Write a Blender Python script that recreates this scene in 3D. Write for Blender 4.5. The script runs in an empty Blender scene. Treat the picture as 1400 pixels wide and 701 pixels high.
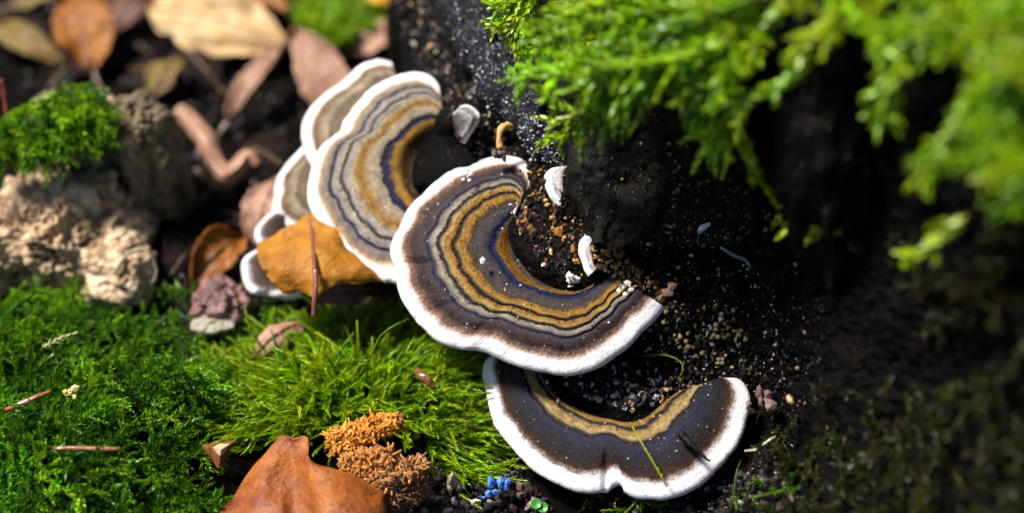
import bpy, math
import numpy as np

# ------------------------------------------------------------------ camera, world, sun, exposure
K = 0.01                                  # everything below is written in centimetres
sc = bpy.context.scene
PITCH = math.radians(45.0)
LENS, FOCUS = 57.0, 30.0
FPX = 1400.0 * LENS / 36.0
RX = np.array([1.0, 0, 0])
UP = np.array([0, math.sin(PITCH), math.cos(PITCH)])
FW = np.array([0, math.cos(PITCH), -math.sin(PITCH)])
CAM = np.array([0, 0, 3.5]) - FW * 30.0
cd = bpy.data.cameras.new('camera')
cam = bpy.data.objects.new('camera', cd)
sc.collection.objects.link(cam)
cam.location = tuple(CAM * K)
cam.rotation_euler = (math.pi / 2 - PITCH, 0, 0)
cd.lens, cd.sensor_width, cd.sensor_fit = LENS, 36.0, 'HORIZONTAL'
cd.clip_start, cd.clip_end = 0.005, 200.0
cd.dof.use_dof = True
cd.dof.focus_distance = FOCUS * K
cd.dof.aperture_fstop = 5.8
cd.dof.aperture_blades = 7
sc.camera = cam

SUN = np.array([-0.48, 0.13, 0.86]); SUN /= np.linalg.norm(SUN)
w = bpy.data.worlds.new('World'); sc.world = w; w.use_nodes = True
nt = w.node_tree; nt.nodes.clear()
sky = nt.nodes.new('ShaderNodeTexSky'); sky.sky_type = 'NISHITA'; sky.sun_disc = False
sky.sun_elevation = math.asin(SUN[2]); sky.sun_rotation = math.atan2(SUN[0], SUN[1])
sky.air_density, sky.dust_density, sky.ozone_density = 1.0, 1.5, 1.0
bg = nt.nodes.new('ShaderNodeBackground'); bg.inputs[1].default_value = 0.05
wo = nt.nodes.new('ShaderNodeOutputWorld')
nt.links.new(sky.outputs[0], bg.inputs[0]); nt.links.new(bg.outputs[0], wo.inputs[0])
sd = bpy.data.lights.new('sun', 'SUN'); sd.energy = 4.6; sd.angle = math.radians(12.0); sd.color = (1.0, 0.95, 0.87)
so = bpy.data.objects.new('sun', sd); sc.collection.objects.link(so)
from mathutils import Vector
so.rotation_euler = Vector(tuple(SUN)).to_track_quat('Z', 'Y').to_euler()
so.location = tuple(SUN * 1.0)

sc.render.engine = 'CYCLES'
sc.cycles.use_denoising = True
sc.cycles.max_bounces = 8
sc.view_settings.view_transform = 'Standard'
sc.view_settings.look = 'None'
sc.view_settings.gamma = 1.0
sc.view_settings.exposure = 1.35

# ------------------------------------------------------------------ helpers
rng = np.random.default_rng(11)

def P(px, py, d):
    px = np.asarray(px, float); py = np.asarray(py, float); d = np.asarray(d, float)
    a = ((px - 700) / FPX)[..., None] * RX + ((350.5 - py) / FPX)[..., None] * UP + FW
    return CAM + d[..., None] * a

def unit(v):
    v = np.asarray(v, float)
    return v / np.maximum(np.linalg.norm(v, axis=-1, keepdims=True), 1e-9)

def smooth(a, b, x):
    t = np.clip((np.asarray(x, float) - a) / (b - a), 0, 1)
    return t * t * (3 - 2 * t)

def _h(i, j, k, seed):
    n = (i.astype(np.int64) * 374761393 + j.astype(np.int64) * 668265263 + k.astype(np.int64) * 2147483647 + seed * 144269) & 0xffffffff
    n = ((n ^ (n >> 13)) * 1274126177) & 0xffffffff
    n = n ^ (n >> 16)
    return (n & 0xffff) / 32767.5 - 1.0

def vn(p, seed=0):
    """value noise, p (...,3) -> -1..1"""
    p = np.asarray(p, float); f = np.floor(p); r = p - f; r = r * r * (3 - 2 * r)
    i, j, k = (f[..., a].astype(np.int64) for a in range(3))
    x, y, z = r[..., 0], r[..., 1], r[..., 2]
    def L(a, b, t): return a + (b - a) * t
    return L(L(L(_h(i, j, k, seed), _h(i + 1, j, k, seed), x), L(_h(i, j + 1, k, seed), _h(i + 1, j + 1, k, seed), x), y),
             L(L(_h(i, j, k + 1, seed), _h(i + 1, j, k + 1, seed), x), L(_h(i, j + 1, k + 1, seed), _h(i + 1, j + 1, k + 1, seed), x), y), z)

def fbm(p, oct=4, seed=0):
    p = np.asarray(p, float); s = 0; a = 0.5
    for o in range(oct):
        s = s + a * vn(p * 2 ** o + 17.3 * o, seed + o); a *= 0.5
    return s

def crom(c, m, ts=None):
    """Catmull-Rom through control rows c (n,k) -> (m,k)"""
    c = np.asarray(c, float); n = len(c)
    t = np.linspace(0, n - 1, m) if ts is None else np.asarray(ts) * (n - 1)
    i = np.clip(np.floor(t).astype(int), 0, n - 2); f = (t - i).reshape((-1,) + (1,) * (c.ndim - 1))
    e = np.concatenate([[2 * c[0] - c[1]], c, [2 * c[-1] - c[-2]]])
    a, b, d, g = e[i], e[i + 1], e[i + 2], e[i + 3]
    return 0.5 * ((2 * b) + (-a + d) * f + (2 * a - 5 * b + 4 * d - g) * f ** 2 + (-a + 3 * b - 3 * d + g) * f ** 3)

BASE = {}
def _props(o, label, cat, group, kind):
    if label: o['label'] = label
    if cat: o['category'] = cat
    if group: o['group'] = group
    if kind: o['kind'] = kind

def thing(name, label, cat, base, group=None):
    o = bpy.data.objects.new(name, None); sc.collection.objects.link(o)
    o.empty_display_size = 0.005
    o.location = tuple(np.asarray(base) * K); BASE[o] = np.asarray(base, float)
    _props(o, label, cat, group, None)
    return o

def mk(name, V, F, mat, parent=None, uv=None, col=None, smooth_=True, label=None, cat=None, group=None, kind=None, base=None):
    V = np.asarray(V, float)
    if parent is not None: b = BASE[parent]
    else: b = np.asarray(base, float) if base is not None else V.mean(0) * [1, 1, 0] + [0, 0, V[:, 2].min()]
    me = bpy.data.meshes.new(name)
    Fs = F if isinstance(F, list) else [F]
    Fs = [np.asarray(f, np.int32) for f in Fs if len(f)]
    loops = np.concatenate([f.ravel() for f in Fs])
    cnt = np.concatenate([np.full(len(f), f.shape[1], np.int32) for f in Fs])
    st = np.concatenate([[0], np.cumsum(cnt)[:-1]]).astype(np.int32)
    me.vertices.add(len(V)); me.vertices.foreach_set('co', ((V - b) * K).ravel().astype(np.float32))
    me.loops.add(len(loops)); me.loops.foreach_set('vertex_index', loops)
    me.polygons.add(len(cnt)); me.polygons.foreach_set('loop_start', st); me.polygons.foreach_set('loop_total', cnt)
    if uv is not None:
        l = me.uv_layers.new(name='UVMap'); l.data.foreach_set('uv', np.asarray(uv, np.float32)[loops].ravel())
    if col is not None:
        c = np.ones((len(V), 4), np.float32); c[:, :3] = col
        me.attributes.new('col', 'FLOAT_COLOR', 'POINT').data.foreach_set('color', c.ravel())
    me.polygons.foreach_set('use_smooth', np.full(len(cnt), smooth_))
    me.update(calc_edges=True); me.validate()
    me.materials.append(mat)
    o = bpy.data.objects.new(name, me); sc.collection.objects.link(o)
    BASE[o] = b
    if parent is not None: o.parent = parent
    else: o.location = tuple(b * K)
    _props(o, label, cat, group, kind)
    return o

def gridf(r, c, off=0, wrap=False):
    """quads of an r x c grid; wrap joins last column to first"""
    j = np.arange(c if wrap else c - 1); i = np.arange(r - 1)
    I, J = np.meshgrid(i, j, indexing='ij'); J2 = (J + 1) % c
    return np.stack([I * c + J, I * c + J2, (I + 1) * c + J2, (I + 1) * c + J], -1).reshape(-1, 4) + off

def normals(G):
    du = np.gradient(G, axis=1); dv = np.gradient(G, axis=0)
    return unit(np.cross(du, dv))

def tube(path, rad, n=6, taper=None):
    path = np.asarray(path, float); m = len(path)
    T = unit(np.gradient(path, axis=0))
    ref = np.array([0.31, 0.2, 0.93]); e1 = unit(np.cross(T, ref)); e2 = np.cross(T, e1)
    r = np.full(m, rad) if np.ndim(rad) == 0 else np.asarray(rad)
    a = np.arange(n) * 2 * math.pi / n
    V = path[:, None] + r[:, None, None] * (np.cos(a)[None, :, None] * e1[:, None] + np.sin(a)[None, :, None] * e2[:, None])
    V = np.concatenate([V.reshape(-1, 3), path[:1], path[-1:]])
    F = gridf(m, n, wrap=True)
    k = np.arange(n)
    caps = np.concatenate([np.stack([(k + 1) % n, k, np.full(n, m * n)], -1), np.stack([(m - 1) * n + k, (m - 1) * n + (k + 1) % n, np.full(n, m * n + 1)], -1)])
    return V, [F, caps]

class Batch:
    def __init__(s): s.V, s.F, s.Q, s.C, s.n = [], [], [], [], 0
    def add(s, V, F=None, Q=None, C=(0, 0, 0)):
        s.V.append(V)
        if F is not None: s.F.append(np.asarray(F) + s.n)
        if Q is not None: s.Q.append(np.asarray(Q) + s.n)
        C = np.asarray(C, float); s.C.append(np.broadcast_to(C, V.shape) if C.ndim == 1 else C); s.n += len(V)
    def tube(s, path, rad, n=4, C=(0, 0, 0)):
        V, F = tube(path, rad, n); s.add(V, F[1], F[0], C)
    def build(s, name, mat, **k):
        F = []
        if s.Q: F.append(np.concatenate(s.Q))
        if s.F: F.append(np.concatenate(s.F))
        return mk(name, np.concatenate(s.V), F, mat, col=np.concatenate(s.C), **k)

# ------------------------------------------------------------------ materials
class N:
    def __init__(s, name):
        s.m = bpy.data.materials.new(name); s.m.use_nodes = True; s.t = s.m.node_tree; s.t.nodes.clear()
        s.out = s.new('ShaderNodeOutputMaterial'); s.b = s.new('ShaderNodeBsdfPrincipled'); s.link(s.b.outputs[0], s.out.inputs[0])
    def new(s, t, **k):
        n = s.t.nodes.new(t)
        for a, b in k.items(): setattr(n, a, b)
        return n
    def link(s, a, b): s.t.links.new(a, b)
    def put(s, sock, v):
        if isinstance(v, bpy.types.NodeSocket): s.link(v, sock)
        elif v is not None: sock.default_value = (tuple(v) + (1,)) if (hasattr(v, '__len__') and len(v) == 3 and len(sock.default_value) == 4) else v
    def set(s, **k):
        for a, v in k.items(): s.put(s.b.inputs[a.replace('_', ' ')], v)
    def noise(s, scale, detail=4, rough=0.55, vec=None, dist=0.0):
        n = s.new('ShaderNodeTexNoise'); n.inputs['Scale'].default_value = scale; n.inputs['Detail'].default_value = detail
        n.inputs['Roughness'].default_value = rough; n.inputs['Distortion'].default_value = dist
        s.link(vec if vec is not None else s.obj(), n.inputs['Vector']); return n.outputs[0]
    def vor(s, scale, vec=None):
        n = s.new('ShaderNodeTexVoronoi'); n.inputs['Scale'].default_value = scale
        s.link(vec if vec is not None else s.obj(), n.inputs['Vector']); return n.outputs['Distance'], n.outputs['Color']
    def obj(s): return s.new('ShaderNodeTexCoord').outputs['Object']
    def uv(s): return s.new('ShaderNodeTexCoord').outputs['UV']
    def map(s, vec, scale):
        n = s.new('ShaderNodeMapping'); n.inputs['Scale'].default_value = scale; s.link(vec, n.inputs['Vector']); return n.outputs[0]
    def math(s, op, a, b=0.0, c=None):
        n = s.new('ShaderNodeMath', operation=op); s.put(n.inputs[0], a); s.put(n.inputs[1], b)
        if c is not None: s.put(n.inputs[2], c)
        return n.outputs[0]
    def ramp(s, fac, stops, mode='LINEAR'):
        n = s.new('ShaderNodeValToRGB'); r = n.color_ramp; r.interpolation = mode
        while len(r.elements) < len(stops): r.elements.new(0.5)
        for e, (p, c) in zip(r.elements, sorted(stops, key=lambda q: q[0])):
            e.position = p; e.color = (c, c, c, 1) if np.ndim(c) == 0 else tuple(c) + (1,)
        s.link(fac, n.inputs[0]); return n.outputs[0]
    def mix(s, f, a, b, mode='MIX'):
        n = s.new('ShaderNodeMix', data_type='RGBA', blend_type=mode); s.put(n.inputs[0], f); s.put(n.inputs[6], a); s.put(n.inputs[7], b); return n.outputs[2]
    def attr(s, name): return s.new('ShaderNodeAttribute', attribute_name=name).outputs['Color']
    def sep(s, v):
        n = s.new('ShaderNodeSeparateXYZ'); s.link(v, n.inputs[0]); return n.outputs
    def bump(s, h, strength=0.3, dist=0.0005):
        n = s.new('ShaderNodeBump'); n.inputs['Strength'].default_value = strength; n.inputs['Distance'].default_value = dist
        s.link(h, n.inputs['Height']); s.link(n.outputs[0], s.b.inputs['Normal'])
    def translucent(s, col, f):
        t = s.new('ShaderNodeBsdfTranslucent'); s.put(t.inputs[0], col); m = s.new('ShaderNodeMixShader'); m.inputs[0].default_value = f
        s.link(s.b.outputs[0], m.inputs[1]); s.link(t.outputs[0], m.inputs[2]); s.link(m.outputs[0], s.out.inputs[0])

def mat_moss(name, rough=0.38, tr=0.3, spec=0.5):
    n = N(name); c = n.attr('col')
    n.set(Base_Color=c, Roughness=rough, Specular_IOR_Level=spec); n.translucent(c, tr); return n.m

def mat_attr(name, rough=0.6, spec=0.4, bump=0.4, scale=900):
    n = N(name); c = n.attr('col'); v = n.noise(scale, 3)
    n.set(Base_Color=n.mix(0.55, c, n.ramp(v, [(0.3, 0.35), (0.7, 1.0)]), 'MULTIPLY'), Roughness=rough, Specular_IOR_Level=spec); n.bump(v, bump, 0.0003); return n.m

def mat_wood(name, stops, scale=350, rough=(0.25, 0.7), flecks=None, stretch=(1, 1, 1), spec=0.5, bump=0.8):
    n = N(name); o = n.map(n.obj(), stretch)
    a = n.noise(scale * 0.35, 5, 0.6, o, 0.3); b = n.noise(scale * 2.2, 4, 0.65, o)
    c = n.ramp(n.math('ADD', n.math('MULTIPLY', a, 0.6), n.math('MULTIPLY', b, 0.4)), stops)
    if flecks:  # flecks of the wood, which also carry its wet sparkle as colour
        d, rc = n.vor(scale * 4.5)
        dn = n.noise(scale * 0.7, 2)
        f = n.math('MULTIPLY', n.math('LESS_THAN', d, flecks[1]), n.math('GREATER_THAN', dn, flecks[2]))
        c = n.mix(f, c, flecks[0])
    n.set(Base_Color=c, Roughness=n.ramp(b, [(0.3, rough[0]), (0.7, rough[1])]), Specular_IOR_Level=spec)
    n.bump(n.math('ADD', a, b), bump, 0.0012); return n.m

def mat_leaf(name, c1, c2, vein, rough=0.42, tr=0.25, dark=(0.05, 0.02, 0.008), spots=0.5, nv=9.0, vein_amt=0.55, spec=0.3):
    n = N(name); uv = n.uv(); s = n.sep(uv)
    c = n.ramp(n.noise(170, 5, 0.6), [(0.32, c2), (0.66, c1)])
    fine = n.noise(1500, 3, 0.6)
    c = n.mix(0.4, c, n.ramp(fine, [(0.3, 0.45), (0.7, 1.0)]), 'MULTIPLY')
    sp = n.math('GREATER_THAN', n.noise(420, 3, 0.5), 0.66)
    c = n.mix(n.math('MULTIPLY', sp, spots), c, dark)
    av = n.math('ABSOLUTE', n.math('SUBTRACT', s[0], 0.5))
    fr = n.math('FRACT', n.math('SUBTRACT', n.math('MULTIPLY', s[1], nv), n.math('MULTIPLY', av, nv * 0.75)))
    ln = n.math('LESS_THAN', n.math('ABSOLUTE', n.math('SUBTRACT', fr, 0.5)), 0.055)
    c = n.mix(n.math('MULTIPLY', ln, vein_amt), c, vein)
    n.set(Base_Color=c, Roughness=n.ramp(n.noise(380, 3), [(0.35, rough), (0.65, min(1, rough + 0.3))]), Specular_IOR_Level=spec); n.bump(n.math('ADD', fine, n.noise(450, 3)), 0.5, 0.0006); n.translucent(c, tr); return n.m

def mat_bracket(name, stops, rough=0.55):
    n = N(name); uv = n.uv(); s = n.sep(uv)
    wob = n.noise(14, 4, 0.6, n.map(uv, (1.2, 0.25, 1)))
    fib = n.noise(1, 3, 0.6, n.map(uv, (420, 14, 1)))
    fine = n.noise(1800, 4, 0.7)
    v = n.math('ADD', s[1], n.math('MULTIPLY', n.math('SUBTRACT', wob, 0.5), 0.020))
    v = n.math('ADD', v, n.math('MULTIPLY', n.math('SUBTRACT', fib, 0.5), 0.035))
    v = n.math('ADD', v, n.math('MULTIPLY', n.math('SUBTRACT', fine, 0.5), 0.055))
    c = n.ramp(v, stops)
    c = n.mix(0.55, c, n.ramp(fib, [(0.3, 0.4), (0.62, 1.0)]), 'MULTIPLY')
    c = n.mix(0.7, c, n.ramp(fine, [(0.34, 0.25), (0.62, 1.0)]), 'MULTIPLY')
    md = n.noise(520, 4, 0.65)
    c = n.mix(0.6, c, n.ramp(md, [(0.36, 0.3), (0.6, 1.0)]), 'MULTIPLY')
    stri = n.noise(1, 3, 0.6, n.map(uv, (5, 85, 1)))
    c = n.mix(0.6, c, n.ramp(stri, [(0.36, 0.35), (0.62, 1.15)]), 'MULTIPLY')
    pt = n.noise(260, 3, 0.6)
    c = n.mix(n.math('MULTIPLY', n.ramp(pt, [(0.5, 0.0), (0.7, 1.0)]), 0.35), c, n.mix(1.0, c, (0.45, 0.38, 0.38), 'MULTIPLY'))
    white = n.ramp(n.math('ADD', s[1], n.math('MULTIPLY', n.math('SUBTRACT', fib, 0.5), 0.03)), [(0.86, 0.0), (0.92, 1.0)])
    rimv = n.mix(n.ramp(n.noise(380, 3), [(0.4, 0.0), (0.7, 0.5)]), n.ramp(v, stops), n.mix(1.0, n.ramp(v, stops), (0.78, 0.72, 0.76), 'MULTIPLY'))  # lavender shading of the white rim put into its colour as patches
    c = n.mix(white, c, rimv)
    n.set(Base_Color=c, Roughness=rough, Specular_IOR_Level=0.15)
    n.bump(n.math('ADD', n.math('MULTIPLY', fib, 0.7), fine), 0.6, 0.0005); return n.m

M = {}
M['soil'] = mat_wood('soil', [(0.3, (0.0008, 0.0006, 0.0006)), (0.5, (0.002, 0.0015, 0.001)), (0.62, (0.005, 0.003, 0.002)), (0.75, (0.02, 0.011, 0.006))], 300, (0.5, 0.9), spec=0.03)
M['stump'] = mat_wood('rotten_wood_black', [(0.3, (0.0006, 0.0006, 0.0008)), (0.52, (0.0014, 0.0011, 0.001)), (0.62, (0.004, 0.0025, 0.0015)), (0.72, (0.04, 0.018, 0.005))], 380, (0.4, 0.8),
                      flecks=((0.12, 0.09, 0.04), 0.14, 0.6), spec=0.05)
M['slab'] = mat_wood('bark_blue_black', [(0.3, (0.0015, 0.002, 0.0035)), (0.55, (0.003, 0.004, 0.008)), (0.7, (0.012, 0.015, 0.026))], 420, (0.3, 0.65), flecks=((0.42, 0.4, 0.36), 0.17, 0.5), spec=0.15)
M['plate'] = mat_wood('bark_brown_black', [(0.3, (0.0015, 0.0012, 0.0012)), (0.55, (0.004, 0.003, 0.002)), (0.66, (0.018, 0.011, 0.003)), (0.78, (0.10, 0.065, 0.012))], 300, (0.4, 0.8),
                      flecks=((0.2, 0.16, 0.05), 0.15, 0.58), stretch=(1.6, 1, 0.45), spec=0.12)
M['knob'] = mat_wood('bark_dim_brown', [(0.3, (0.001, 0.0008, 0.0007)), (0.55, (0.003, 0.002, 0.0013)), (0.75, (0.02, 0.013, 0.008))], 200, (0.45, 0.85), flecks=((0.2, 0.19, 0.16), 0.12, 0.57), spec=0.1)
M['rotten'] = mat_wood('rotten_wood_tan', [(0.36, (0.02, 0.012, 0.007)), (0.46, (0.26, 0.16, 0.08)), (0.56, (0.52, 0.38, 0.24)), (0.68, (0.68, 0.56, 0.42))], 330, (0.45, 0.85), stretch=(1.3, 1.3, 0.6))
M['stub'] = mat_wood('rotten_wood_grey', [(0.32, (0.015, 0.010, 0.006)), (0.48, (0.10, 0.07, 0.035)), (0.6, (0.28, 0.2, 0.11)), (0.72, (0.55, 0.45, 0.3))], 330, (0.35, 0.75), stretch=(2.0, 2.0, 0.4))
M['moss'] = mat_moss('moss_leaves', 0.36, 0.42)
M['crumb'] = mat_attr('crumbs', 0.6, 0.2)
M['pore'] = mat_attr('pore_surface', 0.7, 0.2, 0.5, 2200)
M['debris'] = mat_attr('debris', 0.6, 0.4, 0.8, 500)
M['husk'] = mat_attr('husk_shell', 0.6, 0.3, 0.8, 700)
M['wet'] = mat_attr('wet_skin', 0.25, 0.6, 0.3, 600)

# ------------------------------------------------------------------ brackets: traced columns (inner x,y, outer x,y) and depths
W_, CR, GO, GR, PB, BK, BL_SKY, TN = (0.66, 0.63, 0.64), (0.36, 0.29, 0.20), (0.27, 0.118, 0.006), (0.13, 0.11, 0.10), (0.040, 0.023, 0.025), (0.004, 0.003, 0.005), (0.007, 0.011, 0.055), (0.30, 0.18, 0.11)  # the blue of the dark bands is sky reflection put into the colour
BR = (0.10, 0.052, 0.028)
cols_main = [(706,300,700,287),(703,303,722,255),(701,306,726,232),(700,310,712,212),(700,314,690,203),(700,318,660,205),(701,322,625,216),(702,328,592,236),
 (704,334,562,262),(706,341,543,293),(709,348,529,325),(713,355,537,357),(718,362,543,390),(725,369,563,420),(733,375,592,448),(742,380,620,459),(752,384,652,464),
 (762,386,690,478),(772,387,730,491),(782,387,772,496),(792,385,812,485),(802,381,850,462),(808,376,876,436),(813,371,901,409)]
cols_up = [(622,180,590,158),(616,179,599,140),(610,179,601,122),(604,180,594,107),(598,181,575,94),(592,183,543,97),(586,186,505,117),(580,190,473,152),(574,195,464,172),
 (569,201,436,193),(565,208,422,228),(562,217,420,263),(561,227,436,296),(562,238,460,331),(565,249,490,357),(570,260,528,371),(577,270,562,374),(585,278,592,366)]
cols_low = [(738,486,700,476),(741,490,674,478),(745,497,661,497),(750,506,665,529),(756,516,674,565),(763,525,699,600),(772,534,727,629),(784,543,760,649),(800,551,792,658),(818,558,820,658),
 (834,562,843,649),(846,564,853,661),(858,564,878,668),(870,561,917,666),(880,556,949,650),(890,548,978,622),(899,541,1003,590),(907,537,1017,557),(916,535,1020,532),(930,535,1010,514),(945,535,998,511),(960,534,982,523)]
cols_A = [(556,150,534,83),(552,150,517,79),(545,152,494,88),(538,155,471,106),(530,160,443,126),(524,166,423,148),(520,173,414,171),(518,182,417,194),(518,192,425,215),(520,200,440,235)]
cols_B = [(480,215,420,190),(476,220,408,205),(472,226,386,228),(468,234,377,248),(466,243,377,265),(466,252,373,284),(470,262,386,299),(474,270,405,306),(480,276,430,305)]
cols_C = [(400,300,372,289),(398,302,358,301),(396,306,350,313),(396,311,351,326),(398,316,362,336),(402,320,380,340)]
cols_D = [(385,352,356,338),(383,356,343,346),(381,361,334,358),(380,367,333,372),(381,374,338,388),(384,380,349,399),(390,385,369,401),(398,388,392,405),(406,389,412,402)]
cols_E = [(618,166,620,154),(618,169,630,145),(619,172,639,143),(620,175,650,150),(622,178,655,159),(624,181,647,175),(626,184,635,194)]
cols_F = [(778,232,771,227),(776,238,759,229),(776,246,752,238),(776,255,753,252),(778,264,760,266),(780,274,768,276),(784,283,780,289)]
cols_G = [(814,332,811,326),(812,336,804,323),(812,341,797,331),(812,347,796,344),(812,353,800,356),(813,360,803,364),(815,367,808,374)]

def dplane(px0, py0, d0, sy, sx):
    return lambda x, y: d0 - sy * (np.asarray(y) - py0) / 73.9 + sx * (px0 - np.asarray(x)) / 73.9
D_main = dplane(770, 370, 30.0, 0.5, 0.2)
D_up = dplane(580, 220, 32.3, 0.5, 0.12)
D_low = dplane(850, 560, 29.9, 0.55, 0.22)
D_A = dplane(500, 150, 33.9, 0.5, 0.1)
D_B = dplane(440, 260, 33.6, 0.5, 0.1)
D_C = dplane(375, 310, 33.5, 0.4, 0.0)
D_D = dplane(365, 375, 33.0, 0.4, 0.0)
D_E = dplane(635, 168, 31.5, 0.25, 0.0)
D_F = dplane(767, 255, 30.2, 0.3, -0.3)
D_G = dplane(803, 348, 29.6, 0.3, -0.3)

# ------------------------------------------------------------------ ground
def g2w(px, py, z=0.0):
    px = np.asarray(px, float); py = np.asarray(py, float)
    a = ((px - 700) / FPX)[..., None] * RX + ((350.5 - py) / FPX)[..., None] * UP + FW
    d = (z - CAM[2]) / a[..., 2]
    return CAM + d[..., None] * a, d

MOUNDS = []
for (px, py, h, sx, sy) in [(90, 600, 1.35, 2.0, 1.3), (60, 480, 1.0, 1.7, 0.9), (215, 545, 0.75, 0.9, 1.0), (230, 660, 0.6, 1.2, 0.7), (480, 545, 0.9, 1.25, 0.8), (590, 530, 0.8, 0.8, 0.7), (440, 690, 0.9, 1.6, 0.6), (400, 430, 0.35, 1.0, 0.5), (120, 330, 0.8, 1.6, 0.9), (465, 45, 0.6, 0.8, 0.8), (300, 440, 0.35, 0.7, 0.5)]:
    p, _ = g2w(px, py, h * 0.6); MOUNDS.append((p[0], p[1], h, sx, sy))

def hz(x, y):
    x = np.asarray(x, float); y = np.asarray(y, float); z = np.zeros_like(x)
    for (cx, cy, h, sx, sy) in MOUNDS:
        z = np.maximum(z, h * np.exp(-((x - cx) / sx) ** 4 * 0.5 - ((y - cy) / sy) ** 4 * 0.5)) * 0.6 + 0.4 * (z + h * np.exp(-((x - cx) / sx) ** 2 - ((y - cy) / sy) ** 2) * 0.5)
    p = np.stack([x, y, 0 * x], -1)
    return z + 0.35 * fbm(p * 0.45, 3, 3) + 0.10 * fbm(p * 2.5, 3, 8)

def on_ground(px, py, up=0.0):
    px = np.asarray(px, float); py = np.asarray(py, float)
    a = ((px - 700) / FPX)[..., None] * RX + ((350.5 - py) / FPX)[..., None] * UP + FW
    z = np.zeros_like(px)
    for _ in range(10):
        d = (z - CAM[2]) / a[..., 2]; q = CAM + d[..., None] * a
        z = 0.5 * z + 0.5 * (hz(q[..., 0], q[..., 1]) + up)
    return q

def axis(lo, hi, step, far):
    a = np.arange(lo, hi, step); g = step * 1.6 ** np.arange(1, 30); g = np.cumsum(g); g = g[g < far]
    return np.concatenate([lo - g[::-1], a, hi + g])
gx, gy = axis(-14, 12, 0.09, 6000), axis(-8, 26, 0.09, 6000)
X, Y = np.meshgrid(gx, gy)
Z = hz(X, Y); PZ = np.stack([X, Y, Z], -1)
Z = Z + 0.10 * fbm(PZ * 7, 3, 21) * (np.abs(X) < 30)
G = np.stack([X, Y, Z], -1)
mk('ground', G.reshape(-1, 3), gridf(*X.shape), M['soil'], kind='structure', label='dark crumbly forest soil under the leaf litter', base=(0, 0, 0))

# ------------------------------------------------------------------ stump relief: depth of the wood face along the view, from control points
CT = [(545,0,35.5),(640,0,34.2),(760,0,31.8),(900,0,28.2),(1100,0,25.8),(1400,0,23.5),
 (545,100,35),(640,100,33.5),(700,100,32.6),(770,100,31),(850,100,28.6),(1000,100,26.3),(1400,100,22.8),
 (560,200,34.2),(690,200,32.4),(760,200,31.2),(800,200,30.2),(900,200,29.2),(1060,200,27.4),(1250,200,25),(1400,200,23),
 (560,300,33.5),(780,300,30.5),(900,300,29.9),(1050,300,29),(1130,300,27.6),(1300,300,25),
 (620,400,33),(900,400,30.3),(1050,420,29.7),(1160,400,27.9),(1300,420,25.6),
 (690,450,32.4),(820,510,30.7),(920,480,30.5),(1010,480,30.5),(1000,530,30.5),(1100,500,28.8),(1300,520,26),
 (640,600,32.4),(740,620,31.6),(1040,580,30.3),(1120,600,28.6),(1350,620,25.5),
 (600,720,31.2),(760,720,30.6),(950,720,29.6),(1100,720,27.8),(1400,720,24.5),(1560,-100,22),(1560,300,23),(1560,800,23.5),(900,820,29.4),(600,820,30.8),(560,-100,36.5),(900,-100,28)]
for cols, D in ((cols_main, D_main), (cols_up, D_up), (cols_low, D_low), (cols_E, D_E), (cols_F, D_F), (cols_G, D_G)):
    c = np.array(cols, float)
    for q in c[::3][:(6 if cols is cols_low else 99)]:
        ix = q[0] + (q[0] - q[2]) * 0.08; iy = q[1] + (q[1] - q[3]) * 0.08
        CT.append((ix, iy, float(D(q[0], q[1])) - 0.02))
CT = np.array(CT); _c = CT[:, :2] / 200.0
_A = np.linalg.norm(_c[:, None] - _c[None], axis=-1); _n = len(CT)
_M = np.zeros((_n + 3, _n + 3)); _M[:_n, :_n] = _A - np.eye(_n) * 0.02
_M[:_n, _n] = 1; _M[:_n, _n + 1:] = _c; _M[_n, :_n] = 1; _M[_n + 1:, :_n] = _c.T
_w = np.linalg.solve(_M, np.concatenate([CT[:, 2], [0, 0, 0]]))
def sdep(px, py):
    q = np.stack([np.asarray(px, float), np.asarray(py, float)], -1) / 200.0
    sh = q.shape[:-1]; q = q.reshape(-1, 2)
    r = np.linalg.norm(q[:, None] - _c[None], axis=-1)
    return (r @ _w[:_n] + _w[_n] + q @ _w[_n + 1:]).reshape(sh)
def on_stump(px, py, out=0.0):
    return P(px, py, sdep(px, py) - out)

le_y = np.array([-100, 0, 60, 120, 200, 300, 380, 450, 520, 600, 660, 720, 830]); le_x = np.array([535, 540, 548, 556, 548, 560, 590, 640, 640, 610, 596, 590, 580])
ny, nx = 330, 330
py = np.linspace(-100, 820, ny)
xl = np.interp(py, le_y, le_x)
uu = np.linspace(0, 1, nx)
PX = xl[:, None] + (1560 - xl[:, None]) * uu[None]; PY = np.repeat(py[:, None], nx, 1)
dd = sdep(PX, PY)
S0 = P(PX, PY, dd)
nS = normals(S0); nS = np.where((nS @ FW)[..., None] > 0, -nS, nS)
q = S0 * np.array([1.3, 1.3, 0.55])
disp = 0.32 * fbm(q * 0.8, 3, 41) + 0.16 * (0.5 - np.abs(fbm(q * 2.2, 3, 52))) + 0.10 * fbm(S0 * 6, 4, 60)
fine_ = 0.06 * fbm(S0 * 13, 3, 66)
tame = np.ones_like(PX)
for cols in (cols_main, cols_low, cols_up):      # calmer wood right where a cap grows out of it
    for qx in cols[::4]:
        tame = np.minimum(tame, 0.25 + 0.75 * smooth(20, 70, np.hypot(PX - qx[0], PY - qx[1])))
S = S0 + nS * (disp * tame + fine_)[..., None]
sk = np.linspace(0, 1, 9)[1:]
left = S[:, :1] + (sk[::-1][None, :, None] * np.array([-0.6, 3.0, -7.0])) + 0.25 * fbm((S[:, :1] + sk[::-1][None, :, None] * 6) * 0.9, 2, 5)[..., None]
right = S[:, -1:] + (sk[None, :, None] * np.array([7.0, 9.0, -3.0]))
S2 = np.concatenate([left, S, right], 1)
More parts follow.
